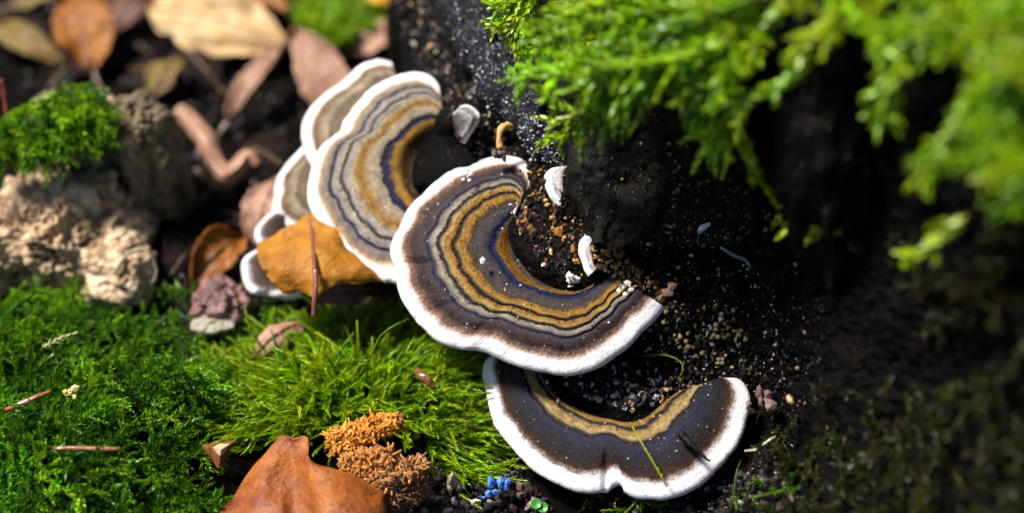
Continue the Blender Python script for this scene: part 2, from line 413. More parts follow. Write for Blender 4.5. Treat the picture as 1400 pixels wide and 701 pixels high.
top = S2[:1] + sk[::-1][:, None, None] * np.array([0.5, 9.0, -3.0])
bot = S2[-1:] + sk[:, None, None] * np.array([0.0, 1.0, -6.0])
S2 = np.concatenate([top, S2, bot], 0)
stump = thing('tree_stump', 'black rotting tree stump with moss hanging over its broken top', 'stump', (4, 4, 0))
core = mk('wood_face', S2.reshape(-1, 3), gridf(*S2.shape[:2]), M['stump'], stump)

def strip(rows, nu, nv, amp, freq, seed):
    """loft closed bark piece through rows of (px,py,d)"""
    R = np.array(rows, float)
    R = crom(R, nv); R = np.stack([crom(r, nu) for r in R])
    W = P(R[..., 0], R[..., 1], R[..., 2]); n = normals(W); n = np.where((n @ FW)[..., None] > 0, -n, n)
    return W + n * (amp * fbm(W * freq * np.array([1.5, 1.5, 0.6]), 4, seed) + 0.05 * fbm(W * 9, 3, seed + 3))[..., None]
lx = np.array([(590,-60),(602,0),(624,60),(650,112),(682,162),(720,203),(768,232)], float)
rx = np.array([(672,-60),(690,0),(714,60),(734,110),(752,150),(765,190),(774,228)], float)
ds = np.array([33.2, 32.8, 32.3, 31.8, 31.4, 31.0, 30.7])
rows = []
for f, o in ((-0.15, 1.6), (0.0, 0.25), (0.25, -0.2), (0.5, -0.32), (0.75, -0.2), (1.0, 0.1), (1.1, 1.4)):
    a = lx + (rx - lx) * f; rows.append(np.column_stack([a, ds + o]))
G = strip(rows, 90, 60, 0.28, 1.6, 71)
slab = mk('bark_slab', G.reshape(-1, 3), gridf(*G.shape[:2]), M['slab'], stump, label='blue black wet bark slab peppered with white specks')
SLABG = G
bx = np.array([(742,60),(758,120),(768,165),(775,215),(784,262),(797,305),(812,335)], float)
rows = []
for dx, o in ((-6, 0.9), (0, -0.45), (22, -0.55), (70, -0.45), (140, -0.35), (210, -0.1), (260, 0.6)):
    a = bx + np.array([dx, 0]); rows.append(np.column_stack([a, sdep(a[:, 0], a[:, 1]) + o]))
G = strip(rows, 110, 110, 0.30, 1.4, 83)
mk('bark_plate', G.reshape(-1, 3), gridf(*G.shape[:2]), M['plate'], stump)
kl = np.array([(1050,-60),(1055,60),(1062,150),(1072,250),(1090,330),(1118,392)], float); kr = np.array([(1235,-60),(1228,60),(1222,150),(1214,250),(1196,330),(1160,392)], float)
dk = np.array([24.3, 24.8, 25.4, 26.0, 26.9, 27.8])
rows = []
for f, o in ((-0.05, 2.0), (0.0, 0.6), (0.2, 0.1), (0.5, -0.25), (0.8, 0.0), (1.0, 0.5), (1.05, 2.0)):
    a = kl + (kr - kl) * f; rows.append(np.column_stack([a, dk + o]))
G = strip(rows, 80, 70, 0.45, 1.2, 97)
mk('bark_knob', G.reshape(-1, 3), gridf(*G.shape[:2]), M['knob'], stump)

# ------------------------------------------------------------------ crumbs
_t = (1 + 5 ** 0.5) / 2
ICO = unit(np.array([(-1,_t,0),(1,_t,0),(-1,-_t,0),(1,-_t,0),(0,-1,_t),(0,1,_t),(0,-1,-_t),(0,1,-_t),(_t,0,-1),(_t,0,1),(-_t,0,-1),(-_t,0,1)], float))
ICF = np.array([(0,11,5),(0,5,1),(0,1,7),(0,7,10),(0,10,11),(1,5,9),(5,11,4),(11,10,2),(10,7,6),(7,1,8),(3,9,4),(3,4,2),(3,2,6),(3,6,8),(3,8,9),(4,9,5),(2,4,11),(6,2,10),(8,6,7),(9,8,1)])
def crumbs(pos, rad, col, jit=0.25, squash=0.3):
    n = len(pos)
    v = ICO[None] * (1 + rng.normal(0, jit, (n, 12, 1))) * (1 + rng.uniform(-squash, squash, (n, 1, 3)))
    V = pos[:, None] + v * rad[:, None, None]
    F = ICF[None] + (np.arange(n) * 12)[:, None, None]
    return V.reshape(-1, 3), F.reshape(-1, 3), np.repeat(col, 12, 0)

def inpoly(px, py, poly):
    poly = np.asarray(poly, float); c = np.zeros(px.shape, bool); j = len(poly) - 1
    for i in range(len(poly)):
        xi, yi = poly[i]; xj, yj = poly[j]
        with np.errstate(divide='ignore', invalid='ignore'):
            c ^= ((yi > py) != (yj > py)) & (px < (xj - xi) * (py - yi) / (yj - yi + 1e-12) + xi)
        j = i
    return c
def sample(poly, n):
    p = np.asarray(poly, float); lo, hi = p.min(0), p.max(0); out = np.zeros((0, 2))
    while len(out) < n:
        q = rng.uniform(lo, hi, (n * 3, 2)); out = np.concatenate([out, q[inpoly(q[:, 0], q[:, 1], p)]])
    return out[:n]
def pick(cols, n, p=None, var=0.25):
    c = np.asarray(cols, float)[rng.choice(len(cols), n, p=p)]
    return c * np.exp(rng.normal(0, var, (n, 1)))
PALE = [(0.5, 0.45, 0.38), (0.36, 0.25, 0.12), (0.55, 0.5, 0.5), (0.3, 0.26, 0.28), (0.42, 0.28, 0.07)]
DARK = [(0.006, 0.004, 0.004), (0.014, 0.010, 0.013), (0.025, 0.013, 0.008), (0.005, 0.0045, 0.007)]
ORNG = [(0.36, 0.16, 0.03), (0.45, 0.28, 0.10), (0.22, 0.09, 0.02), (0.55, 0.45, 0.35)]
def stump_crumbs(specs, name, kind='stuff'):
    VV, FF, CC, o = [], [], [], 0
    for poly, n, r0, r1, cols, out in specs:
        q = sample(poly, n); r = np.exp(rng.uniform(math.log(r0), math.log(r1), n))
        pos = on_stump(q[:, 0], q[:, 1], out) 
        # follow the displaced wood: nearest relief sample
        iy = np.clip(((q[:, 1] + 100) / 920 * (ny - 1)).round().astype(int), 0, ny - 1)
        ix = np.clip(((q[:, 0] - xl[iy]) / (1560 - xl[iy]) * (nx - 1)).round().astype(int), 0, nx - 1)
        pos = S[iy, ix] - FW * out
        V, F, C = crumbs(pos, r, pick(cols, n), 0.33, 0.5); VV.append(V); FF.append(F + o); CC.append(C); o += len(V)
    mk(name, np.concatenate(VV), np.concatenate(FF), M['crumb'], stump, col=np.concatenate(CC), smooth_=False, kind=kind)
face = [(800,330),(905,410),(1080,330),(1110,450),(1060,560),(1020,520),(930,530),(880,470)]
stump_crumbs([
 ([(1040,330),(1140,400),(1130,540),(1060,600),(1040,540)], 300, 0.010, 0.035, DARK * 8 + PALE[:2], 0.03),
 ([(900,330),(1100,330),(1150,470),(1080,600),(960,520)], 260, 0.010, 0.035, DARK * 4 + PALE[:2], 0.03),
 ([(705,225),(770,235),(800,300),(800,360),(745,360),(710,315)], 110, 0.03, 0.10, [(0.10, 0.045, 0.012), (0.2, 0.085, 0.015), (0.015, 0.010, 0.012), (0.03, 0.018, 0.012)], -0.02),
 ([(790,300),(830,330),(915,402),(895,412),(830,380)], 80, 0.03, 0.08, [(0.2, 0.08, 0.015), (0.28, 0.15, 0.05), (0.08, 0.035, 0.01)], 0.0),
 ([(545,0),(600,0),(690,190),(720,260),(640,210),(610,150),(552,60)], 1500, 0.008, 0.042, PALE[3:4] + PALE[:2] + DARK * 4 + [(0.10, 0.07, 0.04)] + [(0.09, 0.06, 0.06), (0.13, 0.10, 0.09)], 0.02),
 ([(700,205),(780,225),(820,340),(790,385),(745,372),(705,310)], 420, 0.010, 0.045, ORNG[:3] + DARK * 4 + PALE[:1], 0.02),
 ([(785,300),(830,330),(915,405),(895,415),(830,380),(805,350)], 420, 0.012, 0.05, ORNG + DARK[:3], 0.04),
 ([(840,300),(920,350),(1060,360),(1070,540),(920,520),(830,470),(900,410)], 1300, 0.010, 0.036, DARK * 9 + PALE[:4] + ORNG[:2], 0.03),
 ([(900,400),(1010,420),(1050,520),(960,520),(880,480)], 420, 0.02, 0.05, DARK * 3 + PALE[:2] + PALE[3:], 0.05),
 ([(790,180),(1000,200),(1080,330),(900,340),(820,320)], 800, 0.01, 0.035, DARK + [(0.2, 0.14, 0.03), (0.16, 0.12, 0.05)], 0.4),
 ([(740,490),(940,500),(960,535),(860,560),(790,540)], 520, 0.02, 0.06, DARK + DARK + [(0.28, 0.24, 0.3), (0.3, 0.2, 0.1)], 0.05),
 ([(610,600),(760,650),(1040,600),(1120,720),(600,720)], 1400, 0.02, 0.07, DARK * 3 + [(0.08, 0.07, 0.08), (0.2, 0.15, 0.1)], 0.03),
], 'wood_crumbs')
_i, _j = rng.integers(8, 50, 900), rng.integers(3, 88, 900)
_p = SLABG[_i, _j] + rng.normal(0, 0.03, (900, 3)) - FW * 0.01
V, F, C = crumbs(_p, np.exp(rng.uniform(math.log(0.006), math.log(0.024), 900)), pick([(0.6, 0.58, 0.55), (0.4, 0.36, 0.22), (0.3, 0.34, 0.4)], 900))
mk('lichen_specks', V, F, M['crumb'], slab, col=C, smooth_=False, kind='stuff')
# larger round pellets, one by one
peb = mk('frass_pellet', ICO * 0.066, ICF, M['crumb'], col=np.tile([(0.30, 0.21, 0.11)], (12, 1)), label='tiny round tan pellet on the black rotten wood beside the banded brackets', cat='pellet', group='pellets on the rotten wood', base=(0, 0, 0))
peb.modifiers.new('round', 'SUBSURF').levels = 1; peb.modifiers['round'].render_levels = 1
qp = np.concatenate([sample([(915,400),(1010,420),(1030,470),(980,510),(900,480)], 26), [(995,424),(1004,421),(986,426),(992,440),(1003,434),(976,455),(905,440),(890,450),(960,400),(972,412)]])
qp = qp[fbm(np.column_stack([qp / 30.0, 0 * qp[:, 0]]), 2, 5) > -0.2]
for i, (x, y) in enumerate(qp):
    o = peb if i == 0 else peb.copy()
    if i: sc.collection.objects.link(o)
    iy = int(round((y + 100) / 920 * (ny - 1))); ix = int(round((x - xl[iy]) / (1560 - xl[iy]) * (nx - 1)))
    o.location = tuple((S[iy, ix] - FW * 0.07) * K); s = rng.uniform(0.6, 1.15); o.scale = (s, s * rng.uniform(0.8, 1.1), s)
# soil crumbs on the open ground
q = np.concatenate([sample([(180,180),(560,100),(560,420),(260,470),(230,330)], 900), sample([(560,560),(680,600),(760,701),(560,720)], 700), sample([(230,430),(420,420),(350,560),(260,560)], 500), sample([(0,0),(420,0),(420,200),(0,130)], 600)])
pos = on_ground(q[:, 0], q[:, 1], 0.05); r = np.exp(rng.uniform(math.log(0.02), math.log(0.1), len(q)))
V, F, C = crumbs(pos, r, pick(DARK * 3 + [(0.15, 0.1, 0.07), (0.2, 0.17, 0.18)], len(q)))
mk('soil_crumbs', V, F, M['crumb'], col=C, smooth_=False, kind='stuff', label='dark crumbs of soil scattered between the leaves', base=(0, 0, 0))

# ------------------------------------------------------------------ bracket fungi
def bracket(name, label, cols, D, stops, lines, thick=0.15, droop=0.35, nu=200, nt_=84, creases=(), group=None, seed=1, wav=0.05, tm=0.86, wst=0.895, dust=0):
    c = np.array(cols, float)
    seg = np.concatenate([[0], np.cumsum(np.hypot(*np.diff(c[:, 2:], axis=0).T) + 4)]); seg_cm = seg[-1] / 73.9; seg /= seg[-1]
    us = np.linspace(0, 1, nu); ci = np.interp(us, seg, np.linspace(0, 1, len(c)))
    cc = crom(c, nu, ci); inn, out = cc[:, :2], cc[:, 2:]
    al = us * seg.size
    dirv = unit(out - inn)
    arc = np.stack([us * 60, 0 * us, 0 * us + seed], -1)
    out = out + dirv * (2.2 * fbm(arc * 0.6 * min(1.0, seg_cm / 9.0), 3, seed))[:, None] * np.minimum(1, np.hypot(*(out - inn).T) / 60)[:, None]
    t = np.concatenate([np.linspace(0, tm, nt_), np.linspace(tm, 1, 18)[1:]]); nm = nt_ - 1
    X2 = inn[None] + (out - inn)[None] * t[:, None, None]
    T, U = np.meshgrid(t, us, indexing='ij')
    size = np.hypot(*(out - inn).T)[None] / 73.9                 # radial length in cm
    d = D(X2[..., 0], X2[..., 1])
    W0 = P(X2[..., 0], X2[..., 1], d)
    pn = unit(np.cross(W0[-1, nu // 2] - W0[-1, nu // 5], W0[-1, 4 * nu // 5] - W0[-1, nu // 2]))
    if pn @ FW > 0: pn = -pn
    mw = float(np.median(size)) * (1 - wst)
    t_w = np.clip(1 - mw * 1.0 / np.maximum(size, 1e-3), 0.15, 0.97)
    TB = np.where(T < t_w, T / t_w * wst, wst + (T - t_w) / (1 - t_w) * (1 - wst))
    TV = TB + (0.05 * fbm(np.stack([U * 5, T * 1.6, 0 * T + seed], -1), 2, seed + 5) + 0.035 * fbm(np.stack([U * 34, T * 5.0, 0 * T + seed], -1), 3, seed + 6)) * smooth(0, 0.2, T) * (1 - smooth(0.85, 1, T))
    h = -droop * (T ** 3) * np.minimum(1, size / 2) + 0.10 * np.sin(T * math.pi) - 0.25 * (1 - smooth(0, 0.16, T))
    for (tl, dep, wd) in lines: h = h - dep * np.exp(-((TV - tl) / wd) ** 2)
    sf = min(1.0, seg_cm / 9.0)
    h = h + wav * fbm(np.stack([U * 16 * sf, T * 1.5, 0 * T + seed], -1), 3, seed + 9) * smooth(0.25, 0.95, T) * 2
    h = h + 0.018 * fbm(np.stack([U * 90 * sf, T * 3, 0 * T], -1), 2, seed + 2) * smooth(0.5, 0.9, T)
    for (u0, dep, wd, t0) in creases: h = h - dep * np.exp(-((U - u0 - 0.03 * (1 - T)) / wd) ** 2) * smooth(t0, t0 + 0.25, T)
    W = W0 + pn * h[..., None]
    o = unit(W[-1] - W[-6]); r = thick / 2
    th = np.linspace(0, math.pi, 12)[1:]
    lip = W[-1][None] + o[None] * (r * np.sin(th))[:, None, None] - pn * (r * (1 - np.cos(th)))[:, None, None]
    tb = np.linspace(1, 0.78, 8)[1:]
    def under(tt):
        X3 = inn[None] + (out - inn)[None] * tt[:, None, None]
        hh = -droop * (tt[:, None] ** 3) * np.minimum(1, size / 2) - thick - 0.35 * (1 - tt[:, None])
        hw = wav * fbm(np.stack([U[:1] * 16 * sf + 0 * tt[:, None], 0 * U[:1] + tt[:, None] * 1.5, 0 * U[:1] + seed + 0 * tt[:, None]], -1), 3, seed + 9) * smooth(0.25, 0.95, tt)[:, None] * 2
        return P(X3[..., 0], X3[..., 1], D(X3[..., 0], X3[..., 1])) + pn * (hh + hw)[..., None]
    base = W[0].mean(0)
    e = thing(name, label, 'fungus', base, group)
    m = mat_bracket('zones_' + str(seed), stops)
    uvt = np.stack([U, TV], -1)
    mk('cap', W[:nm + 1].reshape(-1, 3), gridf(nm + 1, nu), m, e, uv=uvt[:nm + 1].reshape(-1, 2))
    MG = np.concatenate([W[nm:], lip, under(tb)]); nr = len(MG)
    uvm = np.concatenate([uvt[nm:], np.stack([np.repeat(us[None], nr - len(W[nm:]), 0), np.full((nr - len(W[nm:]), nu), 1.0)], -1)])
    mk('margin', MG.reshape(-1, 3), gridf(nr, nu), m, e, uv=uvm.reshape(-1, 2), label='white wavy growing edge')
    if dust:
        ii, jj = rng.integers(3, nm, dust), rng.integers(4, nu - 4, dust)
        dv, df, dc = crumbs(W[ii, jj] + pn * 0.006, np.exp(rng.uniform(math.log(0.005), math.log(0.02), dust)), pick([(0.5, 0.45, 0.4), (0.3, 0.2, 0.1), (0.06, 0.03, 0.02), (0.03, 0.02, 0.02)], dust))
        mk('dust', dv, df, M['crumb'], e, col=dc, smooth_=False, kind='stuff')
    ub = under(np.linspace(0.78, 0, 14))
    ub = np.concatenate([ub, W[:1] - pn * 0.02])
    mk('pore_surface', ub.reshape(-1, 3), gridf(len(ub), nu), M['pore'], e, col=np.tile([(0.45, 0.38, 0.28)], (ub.shape[0] * nu, 1)))
    return e

st_main = [(0.0, PB), (0.05, (0.13, 0.10, 0.09)), (0.07, GO), (0.13, GO), (0.15, BL_SKY), (0.21, BL_SKY), (0.235, (0.04, 0.03, 0.03)), (0.30, (0.06, 0.045, 0.045)), (0.355, (0.06, 0.035, 0.015)), (0.38, GO), (0.43, (0.30, 0.17, 0.03)), (0.455, BK), (0.475, BK), (0.49, GO), (0.54, (0.40, 0.26, 0.08)), (0.565, BK), (0.585, (0.03, 0.03, 0.05)), (0.605, CR), (0.645, (0.16, 0.14, 0.13)), (0.665, BL_SKY), (0.685, (0.06, 0.045, 0.055)), (0.74, PB), (0.80, (0.06, 0.033, 0.03)), (0.845, (0.15, 0.08, 0.055)), (0.88, (0.50, 0.34, 0.26)), (0.915, W_), (1.0, W_)]
ln_main = [(0.17, 0.05, 0.02), (0.465, 0.04, 0.012), (0.575, 0.045, 0.012), (0.67, 0.05, 0.012), (0.80, 0.02, 0.03), (0.32, 0.02, 0.03)]
bracket('bracket_fungus', 'largest banded bracket with dark purple brown zones and broad white edge on the black stump', cols_main, D_main, st_main, ln_main, 0.17, 0.40, 300, 110,
        creases=((0.435, 0.10, 0.008, 0.55), (0.53, 0.06, 0.008, 0.55), (0.62, 0.05, 0.012, 0.6), (0.30, 0.03, 0.01, 0.6)), group='bracket fungi on the stump', seed=3, wav=0.06, dust=420)
st_up = [(0.0, BR), (0.09, (0.14, 0.06, 0.02)), (0.12, (0.42, 0.22, 0.03)), (0.19, GO), (0.215, BL_SKY), (0.28, (0.02, 0.02, 0.04)), (0.30, (0.34, 0.27, 0.18)), (0.37, CR), (0.44, (0.34, 0.2, 0.06)), (0.47, GO), (0.525, (0.38, 0.25, 0.1)), (0.55, (0.38, 0.33, 0.27)), (0.605, (0.32, 0.28, 0.24)), (0.625, BK), (0.64, (0.05, 0.05, 0.08)), (0.66, CR), (0.72, (0.28, 0.25, 0.25)), (0.74, (0.02, 0.02, 0.05)), (0.755, BK), (0.775, (0.22, 0.20, 0.20)), (0.82, (0.28, 0.2, 0.15)), (0.86, (0.40, 0.27, 0.15)), (0.895, (0.62, 0.5, 0.4)), (0.92, W_), (1.0, W_)]
ln_up = [(0.25, 0.05, 0.03), (0.63, 0.035, 0.012), (0.75, 0.035, 0.012), (0.42, 0.02, 0.03), (0.54, 0.02, 0.015)]
bracket('bracket_fungus', 'pale gold and grey banded bracket tucked behind the largest bracket', cols_up, D_up, st_up, ln_up, 0.16, 0.30, 260, 100, creases=((0.70, 0.04, 0.01, 0.6),), group='bracket fungi on the stump', seed=8, dust=220)
st_low = [(0.0, BK), (0.06, (0.03, 0.02, 0.02)), (0.10, GO), (0.17, (0.25, 0.16, 0.05)), (0.195, BK), (0.23, (0.12, 0.10, 0.09)), (0.26, (0.32, 0.2, 0.05)), (0.34, (0.40, 0.28, 0.12)), (0.37, (0.12, 0.09, 0.07)), (0.40, BK), (0.43, (0.020, 0.021, 0.045)), (0.55, (0.014, 0.012, 0.028)), (0.68, (0.015, 0.010, 0.012)), (0.74, (0.02, 0.010, 0.007)), (0.80, (0.05, 0.02, 0.008)), (0.835, (0.26, 0.17, 0.13)), (0.87, W_), (1.0, W_)]
ln_low = [(0.20, 0.05, 0.02), (0.39, 0.05, 0.014), (0.06, 0.04, 0.03)]
bracket('bracket_fungus', 'dark plum bracket with a notched white rim low on the stump beneath the largest bracket', cols_low, D_low, st_low, ln_low, 0.16, 0.30, 280, 100, creases=((0.475, 0.10, 0.007, 0.5),), group='bracket fungi on the stump', seed=14, wst=0.865, dust=200)
st_a = [(0.0, BR), (0.4, (0.25, 0.17, 0.09)), (0.6, (0.2, 0.14, 0.09)), (0.68, (0.4, 0.33, 0.25)), (0.78, (0.30, 0.19, 0.1)), (0.85, (0.16, 0.1, 0.06)), (0.89, (0.5, 0.4, 0.3)), (0.92, W_), (1.0, W_)]
bracket('bracket_fungus', 'brown blurred bracket whose white wavy rim peeks out above the gold banded bracket', cols_A, D_A, st_a, [(0.6, 0.04, 0.02)], 0.15, 0.2, 140, 60, group='bracket fungi on the stump', seed=21)
bracket('bracket_fungus', 'grey brown bracket with a thin white rim left behind the gold banded bracket', cols_B, D_B, st_a, [(0.6, 0.04, 0.02)], 0.15, 0.2, 140, 60, group='bracket fungi on the stump', seed=26)
st_d = [(0.0, (0.03, 0.018, 0.014)), (0.5, (0.08, 0.045, 0.035)), (0.74, (0.16, 0.10, 0.09)), (0.84, W_), (1.0, W_)]
st_c = [(0.0, (0.2, 0.15, 0.15)), (0.5, (0.2, 0.16, 0.18)), (0.62, (0.3, 0.24, 0.2)), (0.74, W_), (1.0, W_)]
bracket('bracket_fungus', 'small curled white rimmed bracket just above the orange leaf', cols_C, D_C, st_d, [], 0.11, 0.15, 80, 40, group='bracket fungi on the stump', seed=31, tm=0.7, wst=0.82)
bracket('bracket_fungus', 'white crescent rim of a small bracket beside the standing orange leaf', cols_D, D_D, st_d, [], 0.13, 0.1, 100, 40, group='bracket fungi on the stump', seed=36, tm=0.7, wst=0.86)
st_e = [(0.0, (0.10, 0.07, 0.06)), (0.4, (0.2, 0.17, 0.17)), (0.7, (0.3, 0.26, 0.26)), (0.66, W_), (1.0, W_)]
bracket('bracket_fungus', 'tiny pale shell shaped bracket beside the gold banded bracket', cols_E, D_E, st_e, [], 0.07, 0.1, 80, 40, group='bracket fungi on the stump', seed=41, tm=0.7)
st_f = [(0.0, (0.3, 0.14, 0.05)), (0.3, (0.5, 0.3, 0.16)), (0.5, W_), (1.0, W_)]
bracket('bracket_fungus', 'tiny white lobe sprouting at the edge of the brown black bark plate', cols_F, D_F, st_f, [], 0.16, 0.1, 80, 40, group='bracket fungi on the stump', seed=45, tm=0.6)
bracket('bracket_fungus', 'tiny white lobe standing at the inner edge of the largest bracket', cols_G, D_G, st_f, [], 0.12, 0.1, 80, 40, group='bracket fungi on the stump', seed=49, tm=0.6)

# ------------------------------------------------------------------ fallen leaves
def sheet(e, G, uv, mat, thick=0.03, name='blade'):
    n = normals(G); r, c = G.shape[:2]
    V = np.concatenate([G.reshape(-1, 3), (G - n * thick).reshape(-1, 3)])
    F = np.concatenate([gridf(r, c), gridf(r, c, r * c)[:, ::-1]])
    b = np.concatenate([np.arange(c), np.arange(1, r) * c + c - 1, (r - 1) * c + np.arange(c - 2, -1, -1), np.arange(r - 2, 0, -1) * c]); b2 = np.roll(b, -1)
    F = np.concatenate([F, np.stack([b2, b, b + r * c, b2 + r * c], -1)])
    return mk(name, V, F, mat, e, uv=np.concatenate([uv.reshape(-1, 2)] * 2))

def leaf(label, base_px, tip_px, wid, hb, ht, mat, roll=0.0, cup=0.15, arch=0.3, wave=0.22, twist=0.5, pet=0.6, seed=0, petcol=(0.12, 0.05, 0.02), shape=0.9, group='fallen leaves', name='fallen_leaf'):
    B = on_ground(np.array(base_px[0]), np.array(base_px[1]), hb); T = on_ground(np.array(tip_px[0]), np.array(tip_px[1]), ht)
    ax = T - B; L = np.linalg.norm(ax); ax /= L
    up = np.array([0, -0.25, 1.0]); side = unit(np.cross(ax, up)); nrm = np.cross(side, ax)
    r, c = 44, 31
    s = np.linspace(0, 1, r)[:, None]; v = np.linspace(-1, 1, c)[None]
    hw = wid / 2 * np.sin(math.pi * np.clip(s, 0, 1) ** shape) ** 0.75
    hw = hw * (1 + 0.32 * fbm(np.stack([s * 3.5 + 0 * v, np.sign(v) * 2.0 + 0 * s, 0 * s + 0 * v + seed * 1.7], -1), 2, seed + 20) + 0.12 * fbm(np.stack([s * 14 + 0 * v, np.sign(v) + 0 * s, 0 * s + 0 * v + seed], -1), 2, seed))
    a = roll + twist * (s - 0.5)
    sd_ = np.cos(a)[..., None] * side + np.sin(a)[..., None] * nrm; nr_ = -np.sin(a)[..., None] * side + np.cos(a)[..., None] * nrm
    ph = (s * 9 - np.abs(v) * 6.5)
    h = cup * v ** 2 * wid * 0.5 + 0.012 * np.cos(ph * 2 * math.pi) + wave * wid * fbm(np.stack([s * 4 + 0 * v, v * 1.6 + 0 * s, 0 * s + 0 * v + seed * 3.1], -1), 3, seed + 2) * (0.3 + np.abs(v))
    G = B + ax * (s * L)[..., None] * np.ones_like(v)[..., None] + sd_ * (hw * v)[..., None] + nr_ * h[..., None] + nrm * (arch * np.sin(s * math.pi) + 0 * v)[..., None]
    e = thing(name, label, 'leaf', B * [1, 1, 0] + [0, 0, G[..., 2].min()], group)
    sheet(e, G, np.stack([0 * s + v / 2 + 0.5, s + 0 * v], -1), mat, 0.025)
    path = G[:, c // 2] + nr_[:, 0] * 0.015
    V, F = tube(path[:-1], np.linspace(0.035, 0.012, r - 1), 6); mk('midrib', V, F, M['wet'], e, col=np.tile([petcol], (len(V), 1)))
    if pet > 0:
        k = np.linspace(0, 1, 10)[:, None]; pp = path[0] - unit(path[3] - path[0]) * k * pet + np.array([0.1, 0, 0.15]) * k ** 2 * pet
        V, F = tube(pp, np.linspace(0.035, 0.045, 10), 6); mk('petiole', V, F, M['wet'], e, col=np.tile([petcol], (len(V), 1)))
    return e

LM = {
 'cream': mat_leaf('leaf_cream', (0.62, 0.44, 0.24), (0.50, 0.28, 0.09), (0.6, 0.48, 0.3), 0.5, 0.2, spots=0.2),
 'orange': mat_leaf('leaf_orange', (0.36, 0.13, 0.012), (0.20, 0.055, 0.006), (0.16, 0.05, 0.01), 0.38, 0.3),
 'amber': mat_leaf('leaf_amber', (0.50, 0.22, 0.014), (0.30, 0.10, 0.008), (0.22, 0.07, 0.01), 0.4, 0.4, spots=0.25, vein_amt=0.35),
 'russet': mat_leaf('leaf_russet', (0.34, 0.10, 0.010), (0.15, 0.03, 0.006), (0.10, 0.025, 0.008), 0.40, 0.2, spots=0.5, vein_amt=0.3),
 'pink': mat_leaf('leaf_pink_brown', (0.38, 0.22, 0.15), (0.24, 0.11, 0.06), (0.40, 0.25, 0.18), 0.45, 0.15),
 'olive': mat_leaf('leaf_olive', (0.22, 0.15, 0.03), (0.12, 0.07, 0.015), (0.1, 0.06, 0.02), 0.45, 0.2),
 'yellow': mat_leaf('leaf_yellow', (0.60, 0.32, 0.02), (0.48, 0.2, 0.01), (0.4, 0.2, 0.02), 0.45, 0.3, spots=0.1),
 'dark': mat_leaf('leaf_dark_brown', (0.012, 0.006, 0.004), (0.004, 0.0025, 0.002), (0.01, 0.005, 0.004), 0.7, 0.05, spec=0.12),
 'maroon': mat_leaf('leaf_maroon', (0.13, 0.04, 0.016), (0.05, 0.015, 0.008), (0.06, 0.02, 0.01), 0.35, 0.15),
}
leaf('pale cream tan leaf lying broad side up at the back of the litter', (205, 12), (390, 62), 2.0, 0.7, 0.8, LM['cream'], cup=-0.1, arch=0.3, seed=2, roll=-0.35)
leaf('rusty orange brown leaf standing on edge behind the mossy rotten wood', (128, 100), (100, -12), 1.35, 0.3, 1.1, LM['orange'], cup=0.2, arch=0.2, seed=3)
leaf('dull olive brown leaf lying flat behind the mossy rotten wood', (85, 92), (-10, 40), 0.85, 0.3, 0.5, LM['olive'], seed=4, cup=0.2)
leaf('pinkish brown leaf leaning behind the topmost white rimmed bracket', (470, 175), (405, 40), 1.1, 0.2, 1.3, LM['pink'], seed=5, cup=0.25, arch=0.25, roll=0.2)
leaf('narrow folded pinkish brown leaf slanting out of a black hollow', (312, 165), (400, 62), 0.62, 0.3, 0.9, LM['pink'], seed=6, cup=0.7, roll=0.3)
leaf('bright orange leaf edge behind the pale cream leaf', (315, -14), (395, 18), 0.7, 0.6, 0.9, LM['orange'], seed=7)
leaf('yellow orange leaf beside the bright green moss clump', (478, -8), (552, 16), 0.7, 0.5, 0.6, LM['yellow'], seed=9)
leaf('pale pink tan leaf between green moss and the stump', (478, 72), (560, 44), 0.95, 0.3, 0.5, LM['pink'], seed=10, roll=0.3)
leaf('small olive tan leaf in the dark gap behind the broken wood stub', (205, 135), (250, 82), 0.7, 0.2, 0.6, LM['olive'], seed=11)
leaf('brown leaf lying between the rusty leaf and the cream leaf', (140, 45), (222, -6), 1.0, 0.2, 0.4, LM['maroon'], seed=12)
leaf('greenish dim leaf at the far back of the litter', (10, 12), (110, -8), 0.6, 0.4, 0.5, LM['olive'], seed=13)
leaf('orange brown leaf lying in the hollow beside the rotten wood', (262, 385), (335, 325), 0.9, 0.15, 0.5, LM['orange'], seed=14, cup=0.3, roll=-0.4, pet=0)
leaf('grey brown leaf leaning behind the thin white rimmed bracket', (350, 345), (378, 245), 0.9, 0.3, 1.0, LM['pink'], seed=15)
leaf('dark red brown leaf lying under the standing orange leaf', (545, 405), (430, 405), 1.0, 0.7, 0.6, LM['maroon'], seed=16, roll=-0.3)
leaf('small smooth pink tan leaf curled at the top edge of the moss tuft', (345, 490), (420, 440), 0.55, 0.35, 0.5, LM['pink'], seed=17, cup=-0.5)
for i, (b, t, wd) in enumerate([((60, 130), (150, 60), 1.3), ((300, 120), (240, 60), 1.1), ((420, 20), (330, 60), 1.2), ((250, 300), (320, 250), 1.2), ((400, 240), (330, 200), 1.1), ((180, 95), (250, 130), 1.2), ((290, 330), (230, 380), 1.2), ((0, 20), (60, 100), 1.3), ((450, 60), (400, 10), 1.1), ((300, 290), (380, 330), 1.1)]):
    leaf('dark brown decaying leaf in the black gaps of the leaf litter', b, t, wd, 0.05, 0.12, LM['dark'], seed=30 + i, cup=rng.uniform(-0.2, 0.3), roll=rng.uniform(-0.3, 0.3), group='dark leaves in the litter')
